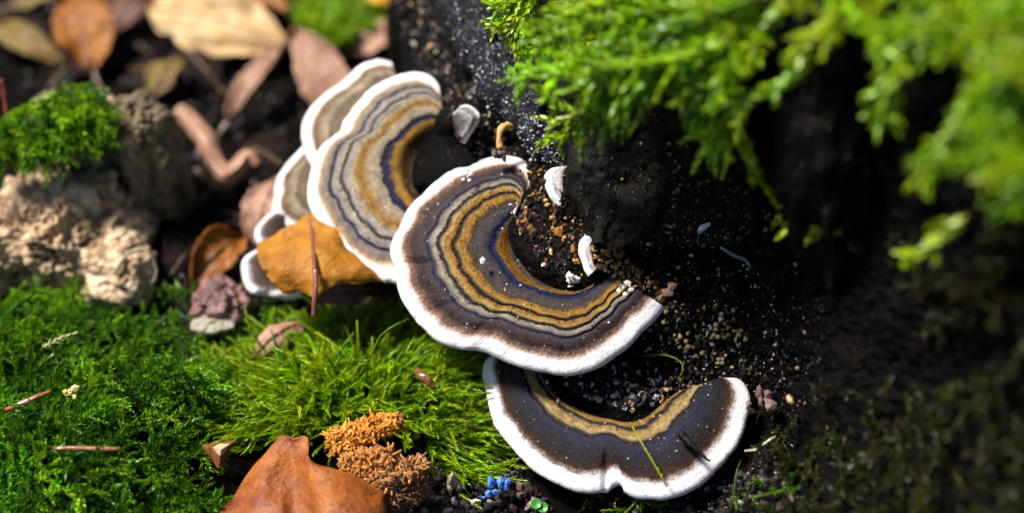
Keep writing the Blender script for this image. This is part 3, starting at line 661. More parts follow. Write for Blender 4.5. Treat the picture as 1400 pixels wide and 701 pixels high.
# curled strip
def curled():
    pts = np.array([(240,150,35.9),(258,165,35.7),(278,190,35.4),(290,222,35.2),(306,240,35.0),(322,232,35.1),(338,214,35.2),(352,226,35.2)], float)
    c = crom(pts, 60); W = P(c[:, 0], c[:, 1], c[:, 2]); T = unit(np.gradient(W, axis=0)); sd_ = unit(np.cross(T, FW)); v = np.linspace(-1, 1, 13)
    hw = 0.24 * np.sin(np.linspace(0.12, 0.96, 60) * math.pi) ** 0.5
    G = W[:, None] + sd_[:, None] * (hw[:, None] * v[None])[..., None] + FW * (0.22 * v[None, :, None] ** 2) + 0.04 * fbm(W[:, None] * 3 + v[None, :, None], 2, 4)[..., None]
    e = thing('fallen_leaf', 'narrow curled tan leaf strip with a hooked end lying in the black hollow', 'leaf', W[-1] - [0, 0, 0.3], 'fallen leaves')
    sheet(e, G, np.stack(np.broadcast_arrays(v[None] / 2 + 0.5, np.linspace(0, 1, 60)[:, None]), -1), LM['pink'], 0.03)
    V, F = tube(W - FW * 0.03, 0.03, 6); mk('midrib', V, F, M['wet'], e, col=np.tile([(0.3, 0.13, 0.05)], (len(V), 1)))
curled()

def loftleaf(label, rows, mat, nu=70, nv=46, seed=0, amp=0.05, petiole=None, rib=None, petcol=(0.16, 0.05, 0.03), margin=0.02):
    R = np.array(rows, float); R = crom(R, nv); R = np.stack([crom(r, nu) for r in R])
    W = P(R[..., 0], R[..., 1], R[..., 2]); n = normals(W)
    if n.mean((0, 1)) @ FW > 0: n = -n; W = W[:, ::-1]; n = n[:, ::-1]
    vv, uu_ = np.meshgrid(np.linspace(0, 1, nv), np.linspace(0, 1, nu), indexing='ij')
    W = W + n * (amp * 2 * fbm(W * 1.6, 3, seed) + 0.012 * fbm(W * 12, 3, seed + 1))[..., None]
    ed = np.minimum(np.minimum(uu_, 1 - uu_), np.minimum(vv, 1 - vv))
    W = W + n * (margin * 4 * fbm(np.stack([uu_ * 9, vv * 9, 0 * uu_], -1), 2, seed + 4) * (1 - smooth(0, 0.12, ed)))[..., None]
    e = thing('fallen_leaf', label, 'leaf', W.reshape(-1, 3)[W[..., 2].argmin()], 'fallen leaves')
    sheet(e, W, np.stack([uu_, vv], -1), mat, 0.03)
    if rib is not None:
        c = crom(np.array(rib, float), 30); V, F = tube(P(c[:, 0], c[:, 1], c[:, 2]), np.linspace(0.03, 0.05, 30), 7); mk('midrib', V, F, M['wet'], e, col=np.tile([petcol], (len(V), 1)))
    if petiole is not None:
        c = crom(np.array(petiole, float), 20); V, F = tube(P(c[:, 0], c[:, 1], c[:, 2]), np.linspace(0.055, 0.05, 20), 8); mk('petiole', V, F, M['wet'], e, col=np.tile([petcol], (len(V), 1)))
    return e
# amber leaf standing in front of the left brackets
loftleaf('amber orange leaf standing upright with its stalk down beneath the gold banded bracket',
 [[(352,330,32.3),(372,322,32.3),(398,308,32.4),(425,290,32.6),(450,290,32.6),(480,320,32.4),(505,350,32.2),(530,372,32.2)],
  [(352,345,32.0),(375,338,32.0),(400,328,31.9),(428,315,32.0),(455,318,32.0),(482,340,31.9),(508,362,31.8),(532,378,31.9)],
  [(356,362,31.7),(378,360,31.6),(402,355,31.5),(430,345,31.45),(456,348,31.5),(482,360,31.5),(508,371,31.6),(532,382,31.8)],
  [(366,380,31.6),(384,382,31.5),(404,382,31.4),(430,376,31.2),(455,374,31.35),(480,378,31.45),(506,380,31.6),(530,386,31.7)],
  [(384,396,31.6),(394,402,31.5),(410,398,31.5),(430,406,31.2),(452,390,31.4),(478,386,31.5),(504,384,31.7),(528,390,31.8)]],
 LM['amber'], seed=5, amp=0.09, petiole=[(431,368,31.1),(432,390,31.0),(430,410,30.95),(429,432,31.0)], rib=[(424,300,32.4),(428,330,31.75),(430,368,31.15)])
# big russet leaf at the bottom
loftleaf('large glossy russet leaf curling up out of the moss beside the bristly husk',
 [[(286,712,29.3),(318,676,29.3),(348,638,29.3),(372,606,29.4),(384,594,29.4),(402,598,29.3),(420,597,29.25),(424,626,29.0),(455,640,28.9),(490,650,28.95),(522,668,29.1),(528,684,29.2)],
  [(290,730,29.0),(322,696,29.0),(352,660,29.0),(374,630,29.15),(388,616,29.25),(402,618,29.25),(416,624,29.1),(428,648,28.8),(458,660,28.65),(492,672,28.7),(522,686,28.9),(530,700,29.1)],
  [(300,760,28.6),(330,726,28.6),(358,692,28.7),(378,664,28.95),(392,650,29.1),(404,652,29.1),(418,662,28.9),(436,684,28.5),(464,696,28.3),(496,706,28.4),(520,716,28.7),(528,730,29.0)],
  [(320,800,28.2),(345,770,28.2),(370,744,28.3),(388,716,28.5),(398,706,28.7),(408,706,28.7),(424,714,28.5),(444,730,28.2),(470,742,28.0),(496,752,28.1),(516,760,28.4),(524,770,28.8)],
  [(350,840,28.1),(370,820,28.1),(386,800,28.1),(398,780,28.2),(406,772,28.3),(416,772,28.3),(430,778,28.2),(450,788,28.0),(472,796,27.9),(492,802,28.0),(508,808,28.2),(516,816,28.5)]],
 LM['russet'], nu=110, nv=60, seed=9, amp=0.05)

# ------------------------------------------------------------------ rotten wood chunk on the left
def lump(e, name, c, rad, mat, seed, amp, freq, n=150, pw=0.8, flat_top=None, tilt=(0, 0)):
    th = np.linspace(0, math.pi, n)[:, None]; ph = np.linspace(0, 2 * math.pi, 2 * n, endpoint=False)[None]
    s = lambda x: np.sign(x) * np.abs(x) ** pw
    D = np.stack([s(np.sin(th)) * s(np.cos(ph)), s(np.sin(th)) * s(np.sin(ph)), s(np.cos(th)) + 0 * ph], -1)
    W = D * np.array(rad); W[..., 0] += tilt[0] * W[..., 2]; W[..., 1] += tilt[1] * W[..., 2]; W = W + np.array(c)
    f = fbm(W * freq, 5, seed) ; rg = 0.5 - np.abs(fbm(W * np.array(freq) * 2.2, 4, seed + 7)); cr = fbm(W * 8, 3, seed + 3)
    W = W + unit(D) * (amp * (1.6 * f + 0.9 * rg) + min(0.13, amp * 0.5) * cr + min(0.16, amp * 0.42) * fbm(W * 15, 3, seed + 11))[..., None]
    return mk(name, W.reshape(-1, 3), gridf(n, 2 * n, wrap=True), mat, e)
rw = thing('rotten_wood', 'crumbling tan rotten wood chunk with moss growing over its top', 'wood', P(90.0, 380.0, 34.2) * [1, 1, 0])
lump(rw, 'broken_stub', P(205., 220., 34.8), (0.72, 0.7, 1.45), M['stub'], 5, 0.26, (1.8, 1.8, 0.6), tilt=(-0.16, 0.1))
lump(rw, 'crumbly_base', P(70., 330., 34.4), (1.7, 1.1, 1.1), M['rotten'], 15, 0.42, (1.5, 1.5, 1.5))
lump(rw, 'stub_shoulder', P(110., 200., 35.0), (1.1, 0.8, 1.35), M['stub'], 25, 0.28, (1.4, 1.4, 0.8))
lump(rw, 'crumbly_toe', P(160., 372., 33.8), (0.75, 0.6, 0.5), M['rotten'], 35, 0.25, (2, 2, 2), n=60)
pk = thing('wood_chunk', 'purplish pink wet wood lump beside the moss and the orange leaves', 'wood', on_ground(np.array(305.), np.array(425.)))
lump(pk, 'lump', P(303., 412., 33.0), (0.55, 0.4, 0.3), mat_wood('wet_pink_wood', [(0.34, (0.02, 0.01, 0.012)), (0.5, (0.16, 0.07, 0.06)), (0.68, (0.38, 0.22, 0.24))], 420, (0.08, 0.5)), 44, 0.2, (2, 2, 2), n=40)
ch = thing('bark_chip', 'flat grey bark chip on the dark soil between two moss patches', 'bark', on_ground(np.array(292.), np.array(445.)))
lump(ch, 'chip', P(292., 441., 32.6), (0.42, 0.25, 0.10), mat_wood('grey_chip', [(0.3, (0.08, 0.07, 0.05)), (0.6, (0.30, 0.27, 0.2)), (0.75, (0.5, 0.46, 0.38))], 300), 55, 0.08, (2, 2, 2), n=30)

# ------------------------------------------------------------------ moss
def leaves(b, path, n, L, Wd, alpha, col, flat=None, jit=0.3, tipc=1.0, curve=0.25, var=0.22, stem=0.018):
    m = len(path); seg = np.linspace(0.04, 1.0, n) * (m - 1); i = np.clip(seg.astype(int), 0, m - 2); f = (seg - i)[:, None]
    p = path[i] * (1 - f) + path[i + 1] * f; T = unit(path[i + 1] - path[i])
    ref = np.array([0.2, -0.75, 0.65]) if flat is None else flat
    e1 = unit(np.cross(T, ref)); e2 = np.cross(e1, T)
    k = np.arange(n)
    phi = k * 2.39996 + rng.normal(0, jit, n) if flat is None else (k % 2) * math.pi + np.where(k % 3 == 0, 0.9, 0.15) * np.where(k % 2, -1, 1) + rng.normal(0, 0.3, n)
    Nn = np.cos(phi)[:, None] * e1 + np.sin(phi)[:, None] * e2
    s = k / (n - 1.0)
    al = (alpha * (1 - 0.55 * s ** 2) + rng.normal(0, 0.12, n))[:, None]
    A = T * np.cos(al) + Nn * np.sin(al); Wv = np.cross(A, Nn); Wv = unit(Wv); up = np.cross(Wv, A)
    ll = (L * (0.75 + 0.25 * np.sin(np.clip(s * 1.3 + 0.15, 0, 1) * math.pi)) * (1 - 0.3 * s ** 4) * np.exp(rng.normal(0, 0.15, n)))[:, None]
    ww = Wd * ll / L
    base = p; mid = p + A * ll * 0.42; tip = p + A * ll - up * ll * curve * -1.0 * 0.0 + T * ll * curve * 0.5
    ml = mid + Wv * ww * 0.5 + up * ww * 0.22; mr = mid - Wv * ww * 0.5 + up * ww * 0.22
    V = np.stack([base, ml, tip, mr], 1).reshape(-1, 3)
    o = (np.arange(n) * 4)[:, None]
    F = np.concatenate([o + [0, 1, 2], o + [0, 2, 3]])
    C = np.asarray(col)[None] * np.exp(rng.normal(0, var, (n, 1)) + rng.normal(0, 0.08, (n, 3)))
    b.add(V, F, None, np.repeat(C, 4, 0))
    if stem: b.tube(path[::2] if m > 4 else path, stem, 3, np.asarray(col) * np.array([1.1, 0.75, 0.8]))

def mkpath(p, d, L, sag, m=7, wig=0.06):
    s = np.linspace(0, 1, m)[:, None]
    w_ = rng.normal(0, wig, 3) * L
    return p + d * L * s + np.asarray(sag) * L * s ** 2 + w_ * np.sin(s * math.pi * 1.3)

def frond(b, p, d, L, sag, col, br=8, bl=0.35, leaf_l=0.1, leaf_w=0.05, flat=None, alpha=0.75, dens=44, stem=0.02, pinn=False):
    path = mkpath(p, d, L, sag, 9)
    T = unit(path[-1] - path[0]); fl = unit(np.cross(np.cross(T, [0, -0.6, 0.8]), T)) if flat is None else flat
    pl = fl if pinn else None
    leaves(b, path, max(8, int(L * dens)), leaf_l, leaf_w, alpha, col, pl, stem=stem)
    sd_ = unit(np.cross(T, fl))
    for k in range(br):
        s = 0.18 + 0.72 * k / max(br - 1, 1); i = s * 8; a = int(i); q_ = path[a] + (path[min(a + 1, 8)] - path[a]) * (i - a)
        sg = 1 if k % 2 else -1
        dd_ = unit(T * 0.75 + sd_ * sg * 0.75 + fl * rng.normal(0.05, 0.2)); l_ = bl * L * (1 - 0.6 * s) * rng.uniform(0.7, 1.2)
        leaves(b, mkpath(q_, dd_, l_, np.asarray(sag) * 0.3, 4), max(6, int(l_ * dens)), leaf_l * 0.85, leaf_w * 0.85, alpha, col, pl, stem=0)

GREEN = [(0.085, 0.21, 0.005), (0.055, 0.16, 0.005), (0.13, 0.27, 0.006), (0.035, 0.12, 0.006)]
LIME = [(0.20, 0.38, 0.003), (0.25, 0.43, 0.004), (0.13, 0.30, 0.003), (0.30, 0.42, 0.005)]
def rc(cols): return np.array(cols[rng.integers(len(cols))]) * math.exp(rng.normal(0, 0.15))

# left carpet: feathery creeping fronds
b = Batch()
q = sample([(-40,440),(60,410),(150,420),(215,455),(270,520),(285,560),(260,600),(330,690),(300,740),(-40,740)], 640)
q = q[np.hypot(q[:, 0] - 300, q[:, 1] - 635) > 75]
q = q[fbm(np.column_stack([q / 42.0, np.zeros(len(q))]), 2, 77) > -0.08]
q = q[np.argsort(q[:, 1])]
for (x, y) in q:
    p = on_ground(np.array(x), np.array(y), -0.02)
    d = unit(np.array([rng.normal(0.75, 0.45), rng.normal(-0.15, 0.45), rng.uniform(0.35, 1.0)]))
    L = rng.uniform(0.8, 1.7)
    frond(b, p, d, L, (0.05, -0.08, -0.30), rc(GREEN) * math.exp(rng.normal(0, 0.3)), br=int(rng.integers(2, 7)), bl=0.5, leaf_l=0.145, leaf_w=0.072, dens=44, alpha=0.82, pinn=True)
b.build('moss_carpet', M['moss'], kind='stuff', label='deep green feathery moss carpet with creeping fronds beside the rotten wood', base=(-6, 0, 0))
# edge fronds thinning out toward the hollow
b = Batch()
for (x, y) in sample([(200,400),(330,400),(420,430),(330,480),(270,520),(200,440)], 60):
    p = on_ground(np.array(x), np.array(y), 0.0); d = unit(np.array([rng.normal(0.1, 0.5), -0.1, rng.uniform(0.5, 1.0)]))
    frond(b, p, d, rng.uniform(0.35, 0.8), (0, 0, -0.2), rc(GREEN), br=4, leaf_l=0.10, leaf_w=0.045)
b.build('moss_scatter', M['moss'], kind='stuff', label='thin straggling moss shoots on dark soil between the two moss patches', base=(-4, 1, 0))
# middle tuft: fine upright brushes fanning outward
b = Batch()
q = np.concatenate([sample([(305,585),(300,540),(330,495),(400,462),(480,450),(545,440),(610,460),(660,490),(685,540),(672,600),(640,655),(600,650),(570,600),(500,590),(430,605),(360,610)], 1250), sample([(310,580),(330,520),(400,490),(470,480),(470,580),(380,600)], 260)])
for (x, y) in q:
    p = on_ground(np.array(x), np.array(y), -0.05)
    ox, oy = (x - 480) / 200.0, (560 - y) / 130.0
    d = unit(np.array([ox * 1.0 + rng.normal(0, 0.25), oy * 0.6 + rng.normal(-0.05, 0.25), rng.uniform(0.55, 1.0)]))
    L = rng.uniform(0.55, 1.35)
    path = mkpath(p, d, L, (ox * 0.25, -0.1, -0.28), 7, 0.08)
    leaves(b, path, int(L * 44), 0.17, 0.034, 0.5, rc(LIME), jit=0.5, curve=0.3, stem=0.014)
b.build('moss_tuft', M['moss'], kind='stuff', label='bright lime green tuft of fine leaved moss below the brackets', base=(-3, -1, 0))
# moss on the rotten wood
b = Batch()
for (x, y) in sample([(-30,175),(0,160),(50,132),(95,112),(125,130),(120,170),(60,195),(0,200),(-30,205)], 230):
    p = P(x, y, 33.4 + (150 - y) / 60.0 * 0.35 + rng.normal(0, 0.15)); d = unit(np.array([rng.normal(0.6, 0.6), rng.normal(-0.55, 0.3), rng.normal(0.0, 0.25)]))
    frond(b, p, d, rng.uniform(0.4, 1.0), (0.05, -0.1, -0.30), rc(GREEN + LIME[:1]), br=5, leaf_l=0.14, leaf_w=0.065, pinn=True)
b.build('moss_cap', M['moss'], kind='stuff', label='green moss hanging over the top of the rotten wood chunk', base=(-9, 3, 2))
# far clump
b = Batch()
for (x, y) in sample([(410,30),(430,-10),(500,-20),(515,30),(480,62),(440,58)], 300):
    p = on_ground(np.array(x), np.array(y), 0.25); d = unit(np.array([rng.normal(0, 0.5), rng.normal(-0.3, 0.4), 0.8]))
    frond(b, p, d, rng.uniform(0.4, 0.8), (0, 0, -0.2), rc(LIME), br=4, leaf_l=0.13, leaf_w=0.06)
b.build('moss_clump', M['moss'], kind='stuff', label='small bright green moss clump among the far fallen leaves', base=(-4, 14, 0))

# stump top moss: thick feathery shoots hanging over the edge
b = Batch()
def fr_px(pts, L_leaf=0.17, w_=0.085, br=8, bl=0.5, dens=34, cols=LIME, thick=1):
    c = crom(np.array(pts, float), 14); path = P(c[:, 0], c[:, 1], c[:, 2]); L = np.linalg.norm(np.diff(path, axis=0), axis=1).sum(); col = rc(cols)
    for _ in range(thick):
        leaves(b, path + rng.normal(0, 0.03, 3), int(L * dens), L_leaf, w_, 0.7, col, stem=0.025)
    for k in range(br):
        s = 0.12 + 0.8 * k / max(br - 1, 1); i = s * 13; a = int(i); q_ = path[a]; T = unit(path[min(a + 1, 13)] - path[a]); sd_ = unit(np.cross(T, FW)); sg = 1 if k % 2 else -1
        d = unit(T * 0.8 + sd_ * sg * 0.7 - FW * rng.normal(0.1, 0.2)); l_ = bl * rng.uniform(0.6, 1.2) * (1 - 0.4 * s)
        leaves(b, mkpath(q_, d, l_, (0, 0, -0.2), 4), max(7, int(l_ * dens)), L_leaf * 0.9, w_ * 0.9, 0.65, col, stem=0)
hang = [
 [(980,40,26),(880,62,26.2),(800,88,26.6),(740,100,27.0),(698,112,27.4)], [(960,10,25.8),(860,25,26.2),(790,50,26.6),(742,60,27)], [(930,70,26),(850,92,26.3),(790,120,26.8),(745,138,27.2)],
 [(900,-20,26),(820,8,26.4),(770,30,26.8),(730,52,27)], [(900,95,26.2),(850,120,26.6),(822,140,26.9)], [(760,-30,29.5),(720,5,29.8),(700,30,30),(688,42,30.2)], [(740,-20,29.6),(705,-2,30),(675,15,30.3)], [(720,40,29.6),(745,65,28.8),(775,80,28)],
 [(1010,60,25.4),(930,78,25.8),(860,85,26.2),(800,70,26.4)], [(1040,-10,24.8),(960,20,25.4),(890,40,26),(830,55,26.3)], [(1000,90,25.6),(960,120,26),(930,140,26.5)], [(880,130,26.9),(840,150,27.3),(800,160,27.8),(778,175,28.4),(776,192,28.6)],
 [(1120,60,24.4),(1075,110,24.9),(1020,135,25.6),(985,165,26.4)], [(1040,125,25.4),(1010,160,26),(1012,195,26.6),(1030,230,27.2),(1050,262,27.6),(1062,282,27.9)], [(1100,300,27.3),(1078,302,27.5),(1064,298,27.8)], [(1150,315,26.6),(1120,308,27),(1098,304,27.4)],
 [(1130,-30,24),(1165,20,23.8),(1205,62,23.6),(1236,84,23.6)], [(1236,60,23.6),(1225,100,23.7),(1206,125,23.9),(1200,155,24.1)], [(1190,20,23.8),(1130,40,24.2),(1080,80,24.6)], [(1360,100,22.6),(1320,150,22.8),(1285,205,23.2),(1240,262,23.8)],
 [(1420,60,22.4),(1370,110,22.6),(1330,170,22.9),(1300,230,23.3)], [(1310,-20,23),(1330,40,22.8),(1350,90,22.7),(1340,140,22.8)], [(1290,10,23.2),(1250,50,23.4),(1225,70,23.6)], [(1420,180,22.4),(1380,200,22.6),(1330,240,23)], [(1420,240,22.6),(1390,262,22.8),(1350,280,23.2)],
 [(1240,-30,23.6),(1270,10,23.4),(1300,30,23.2)], [(1400,-20,22.6),(1360,30,22.8),(1330,80,22.9)], [(1320,300,23.6),(1270,340,24.2),(1240,360,24.6)], [(1230,120,23.9),(1215,150,24.1),(1195,168,24.3)],
 [(1000,170,26.8),(985,185,27),(960,192,27.4)], [(1100,-20,24.6),(1060,20,25),(1030,50,25.4)],
]
for h_ in hang:
    far_ = h_[-1][0] > 960
    fr_px(h_, L_leaf=0.2, w_=0.11, br=4 if far_ else 8, bl=0.5 if far_ else 0.75, thick=2)
    for _ in range(0 if far_ else 1):
        o = rng.normal(0, 1, 3) * [14, 9, 0.25]; fr_px([(x + o[0], y + o[1], z + o[2]) for x, y, z in h_], br=7, bl=0.7)
for (x, y) in np.concatenate([sample([(830,-50),(1060,-50),(1050,40),(1000,70),(920,80),(850,75),(820,40)], 80), sample([(1060,-60),(1480,-60),(1480,260),(1340,200),(1320,90),(1240,20),(1100,10)], 40)]):
    p = P(x, y, sdep(x, y) - 0.7); d = unit(np.array([rng.normal(-0.55, 0.45), rng.normal(-0.35, 0.4), rng.normal(0.1, 0.35)]))
    frond(b, p, d, rng.uniform(0.6, 1.2), (-0.15, 0, -0.2), rc(LIME), br=6, bl=0.4, leaf_l=0.2, leaf_w=0.1, dens=28, stem=0.025)
b.build('moss_mat', M['moss'], kind='stuff', label='thick bright green moss fronds spilling over the top of the stump', base=(6, -3, 8))
# low stump moss, shade put into its dark olive colours; green shoots at the foot
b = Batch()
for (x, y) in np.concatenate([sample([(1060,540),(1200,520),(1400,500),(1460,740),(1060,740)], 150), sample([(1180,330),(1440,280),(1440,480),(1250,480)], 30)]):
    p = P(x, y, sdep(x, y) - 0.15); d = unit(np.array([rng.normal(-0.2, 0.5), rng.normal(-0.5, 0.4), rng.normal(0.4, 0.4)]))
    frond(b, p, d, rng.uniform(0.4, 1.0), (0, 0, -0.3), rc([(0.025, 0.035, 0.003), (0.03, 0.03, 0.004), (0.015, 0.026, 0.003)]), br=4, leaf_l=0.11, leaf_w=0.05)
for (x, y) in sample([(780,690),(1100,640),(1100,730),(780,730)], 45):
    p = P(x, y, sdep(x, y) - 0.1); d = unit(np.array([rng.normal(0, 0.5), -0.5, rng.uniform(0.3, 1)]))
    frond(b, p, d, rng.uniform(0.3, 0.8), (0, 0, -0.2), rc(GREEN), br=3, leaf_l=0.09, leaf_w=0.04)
b.build('moss_film', M['moss'], kind='stuff', label='olive moss darkened in colour for shade creeping over the foot of the stump', base=(5, -4, 0))

# single moss shoots that stand clear
def sprig(label, pts, cols=LIME, leaf_l=0.1, leaf_w=0.045, alpha=0.8, dens=42, br=0):
    global b
    b = Batch(); c = crom(np.array(pts, float), 14); path = P(c[:, 0], c[:, 1], c[:, 2]); L = np.linalg.norm(np.diff(path, axis=0), axis=1).sum()
    leaves(b, path, int(L * dens), leaf_l, leaf_w, alpha, rc(cols), stem=0.02)
    b.build('moss_sprig', M['moss'], label=label, cat='moss', group='single moss shoots', base=path[0])
sprig('single upright pale green moss shoot between the bark chip and the tuft', [(368,486,31.8),(352,466,31.7),(340,442,31.6),(334,416,31.6)])
sprig('single moss shoot in front of the smooth pink tan leaf', [(384,496,31.4),(380,480,31.4),(376,466,31.4),(371,452,31.4)], GREEN)
sprig('short moss shoot standing at the left edge of the tuft', [(335,496,31.6),(332,482,31.6),(328,470,31.6),(326,460,31.6)], GREEN)
sprig('thin green moss strand lying across the dark plum bracket', [(912,664,28.75),(898,640,28.85),(884,616,28.95),(872,596,29.1),(862,578,29.25)], LIME, 0.06, 0.028, 0.6, 40)
sprig('thin moss strand curling beside crumbs above the dark plum bracket', [(878,486,30.0),(905,484,29.9),(928,492,29.8),(934,505,29.8),(926,522,29.8)], GREEN, 0.05, 0.025, 0.7, 40)
sprig('moss shoot standing on the dark soil below the dark plum bracket', [(842,712,29.6),(862,694,29.5),(876,676,29.5)], GREEN, 0.07, 0.03)
sprig('thin moss shoot beside the notched rim low on the stump', [(998,700,29.0),(1003,676,29.0),(1006,650,29.1),(1012,630,29.2)], GREEN, 0.07, 0.03)
sprig('long thin moss strand arching up out of the lime green tuft', [(494,512,30.6),(510,480,30.3),(524,455,30.2),(556,436,30.2)], LIME, 0.07, 0.03, 0.5)
sprig('moss shoot leaning over the scattered soil by the wet wood lump', [(262,478,32.2),(272,462,32.2),(284,446,32.2)], GREEN)

# ------------------------------------------------------------------ husk, nut, seeds, twigs
def valve(e, cpx, axis_px, wid, th_up, seed, col, inner=(0.2, 0.14, 0.09), bl=0.055, nb=800):
    (x0, y0, d0), (x1, y1, d1) = axis_px
    A0, A1 = P(x0, y0, d0), P(x1, y1, d1); ax = A1 - A0; L = np.linalg.norm(ax); ax /= L
    nrm = unit(th_up - ax * (ax @ th_up)); sd_ = np.cross(ax, nrm)
    s = np.linspace(0, 1, 40)[:, None]; v = np.linspace(-1, 1, 24)[None]
    hw = wid / 2 * np.sin(math.pi * (0.06 + 0.94 * s) ** 0.75) ** 0.6
    h = 0.5 * wid * (np.cos(v * 1.35) - 0.2) * np.sin(math.pi * (0.1 + 0.85 * s)) ** 0.6
    G = A0 + ax * (s * L)[..., None] * np.ones_like(v)[..., None] + sd_ * (hw * np.sin(v * 1.35))[..., None] + nrm * h[..., None]
    G = G + 0.05 * fbm(G * 5, 3, seed)[..., None] * nrm
    n = normals(G); n = np.where((n @ nrm)[..., None] < 0, -n, n)
    r, c = G.shape[:2]; V = np.concatenate([G.reshape(-1, 3), (G - n * 0.06).reshape(-1, 3)])
    F = np.concatenate([gridf(r, c), gridf(r, c, r * c)[:, ::-1]])
    bd = np.concatenate([np.arange(c), np.arange(1, r) * c + c - 1, (r - 1) * c + np.arange(c - 2, -1, -1), np.arange(r - 2, 0, -1) * c]); b2 = np.roll(bd, -1)
    F = np.concatenate([F, np.stack([b2, bd, bd + r * c, b2 + r * c], -1)])
    C = np.concatenate([np.tile([col], (r * c, 1)), np.tile([inner], (r * c, 1))])
    o = mk('valve', V, F, M['husk'], e, col=C)
    bb = Batch()
    for _ in range(nb):
        i, j = rng.integers(2, r - 2), rng.integers(1, c - 1)
        p = G[i, j]; d = unit(n[i, j] + rng.normal(0, 0.4, 3)); l_ = bl * rng.uniform(0.6, 1.4)
        pth = mkpath(p - d * 0.02, d, l_, rng.normal(0, 0.9, 3), 5, 0.6)
        bb.tube(pth, np.linspace(0.030, 0.016, 5), 4, np.array(col) * math.exp(rng.normal(0.15, 0.3)) * np.array([1, 1, 1.0]))
    bb.build('bristles', M['husk'], parent=o, kind='stuff')
hk = thing('nut_husk', 'open orange brown bristly nut husk lying beside the large russet leaf', 'husk', P(525., 670., 30.2))
OR = (0.42, 0.16, 0.018)
valve(hk, None, ((448, 610, 29.6), (552, 572, 29.5)), 0.46, unit(-FW * 0.8 + np.array([-0.2, 0, 0.7])), 3, OR)
valve(hk, None, ((466, 640, 29.3), (540, 622, 29.3)), 0.40, unit(-FW + np.array([0, 0, 0.3])), 4, (0.36, 0.14, 0.03))
valve(hk, None, ((500, 662, 29.2), (584, 632, 29.5)), 0.42, unit(-FW * 1.0 + np.array([0.3, 0, 0.1])), 6, (0.30, 0.13, 0.04))
valve(hk, None, ((520, 685, 29.4), (582, 655, 29.7)), 0.55, unit(-FW + np.array([0.5, -0.2, -0.2])), 8, (0.16, 0.07, 0.03))
c = crom(np.array([(556, 592, 29.7), (572, 580, 29.7), (566, 590, 29.7)], float), 8)
nb_ = thing('beech_nut', 'small brown three sided nut with a pale scar lying between moss patches', 'nut', P(300., 640., 30.4))
a_, b_, c_, d_ = P(274., 607., 29.7), P(325., 600., 29.6), P(299., 643., 29.3), P(302., 614., 29.15)
tri = [np.array(v) for v in (a_, b_, c_)]
Vn = np.array([a_, b_, c_, d_, P(300., 622., 30.2)])
Fn = np.array([(0, 3, 1), (1, 3, 2), (2, 3, 0), (0, 1, 4), (1, 2, 4), (2, 0, 4)])
o = mk('shell', Vn, Fn, M['wet'], nb_, col=np.tile([(0.16, 0.06, 0.02)], (5, 1)), smooth_=False)
bv = o.modifiers.new('bev', 'BEVEL'); bv.width = 0.0003; bv.segments = 2
sp_ = [d_ + (v_ - d_) * k_ + unit(d_ - Vn[4]) * 0.012 for v_, k_ in ((a_, 0.4), ((a_ + b_) / 2, 0.75), (b_, 0.55), ((b_ + c_) / 2, 0.5), (c_, 0.3), ((a_ + c_) / 2, 0.4))]
sv = np.array(sp_ + [d_ + unit(d_ - Vn[4]) * 0.02] + [q_ - unit(d_ - Vn[4]) * 0.05 for q_ in sp_])
sf_ = [(k_, (k_ + 1) % 6, 6) for k_ in range(6)] + [((k_ + 1) % 6, k_, 7 + k_) for k_ in range(6)] + [((k_ + 1) % 6, 7 + k_, 7 + (k_ + 1) % 6) for k_ in range(6)]
mk('scar', sv, np.array(sf_), M['debris'], nb_, col=np.tile([(0.42, 0.30, 0.18)], (13, 1)), smooth_=False, label='pale rough scar of the nut')

def bits(name, label, cat, pts, rad, col, mat='wet', n=8, group=None, prof=None, flat=None):
    c = crom(np.array(pts, float), 16); path = P(c[:, 0], c[:, 1], c[:, 2])
    r = rad * (np.sin(np.linspace(0.15, 0.9, 16) * math.pi) ** 0.6 if prof is None else np.asarray(prof))
    V, F = tube(path, r, n)
    if flat is not None:
        cen = np.concatenate([np.repeat(path, n, 0), path[:1], path[-1:]]); o_ = V - cen; V = cen + o_ - FW * (o_ @ FW)[:, None] * (1 - flat) + FW * (0.35 * rad * np.sin(np.arange(len(V)) * 0.7))[:, None] * flat
    V = V + 0.12 * rad * rng.normal(0, 1, V.shape)
    return mk(name, V, F, M[mat], col=np.tile([col], (len(V), 1)), label=label, cat=cat, group=group)
bits('brown_needle', 'thin reddish brown twig fragment sloping across the moss carpet', 'twig', [(8, 560, 29.6), (38, 548, 29.6), (70, 534, 29.7)], 0.06, (0.22, 0.08, 0.03))
bits('brown_twig', 'thin straight brown twig with a pale end lying on the moss carpet', 'twig', [(74, 612, 28.8), (118, 613, 28.8), (164, 613, 28.8)], 0.05, (0.20, 0.09, 0.03))
sprig('whitish green dead moss tip on the moss carpet', [(58, 474, 30.9), (74, 466, 30.8), (88, 460, 30.8), (102, 455, 30.8)], [(0.55, 0.6, 0.28)], 0.12, 0.05, 0.7, 40)
bits('straw_flake', 'tiny tan husk flake sunk in the moss above the straight twig', 'flake', [(20, 592, 29.9), (30, 597, 29.8), (42, 597, 29.8)], 0.06, (0.4, 0.28, 0.06), 'debris', flat=0.3)
bits('brown_seed', 'small glossy brown seed scale caught in the lime green moss tuft', 'seed', [(568, 506, 29.9), (580, 516, 29.7), (593, 529, 29.7)], 0.085, (0.12, 0.05, 0.01), flat=0.3)
bits('hooked_stem', 'small tan hooked stem standing behind the upper lobe of the largest bracket', 'stem', [(684, 204, 31.0), (683, 190, 31.0), (686, 176, 31.0), (694, 172, 31.1), (700, 174, 31.2)], 0.075, (0.5, 0.27, 0.08), 'debris', prof=np.full(16, 0.9))
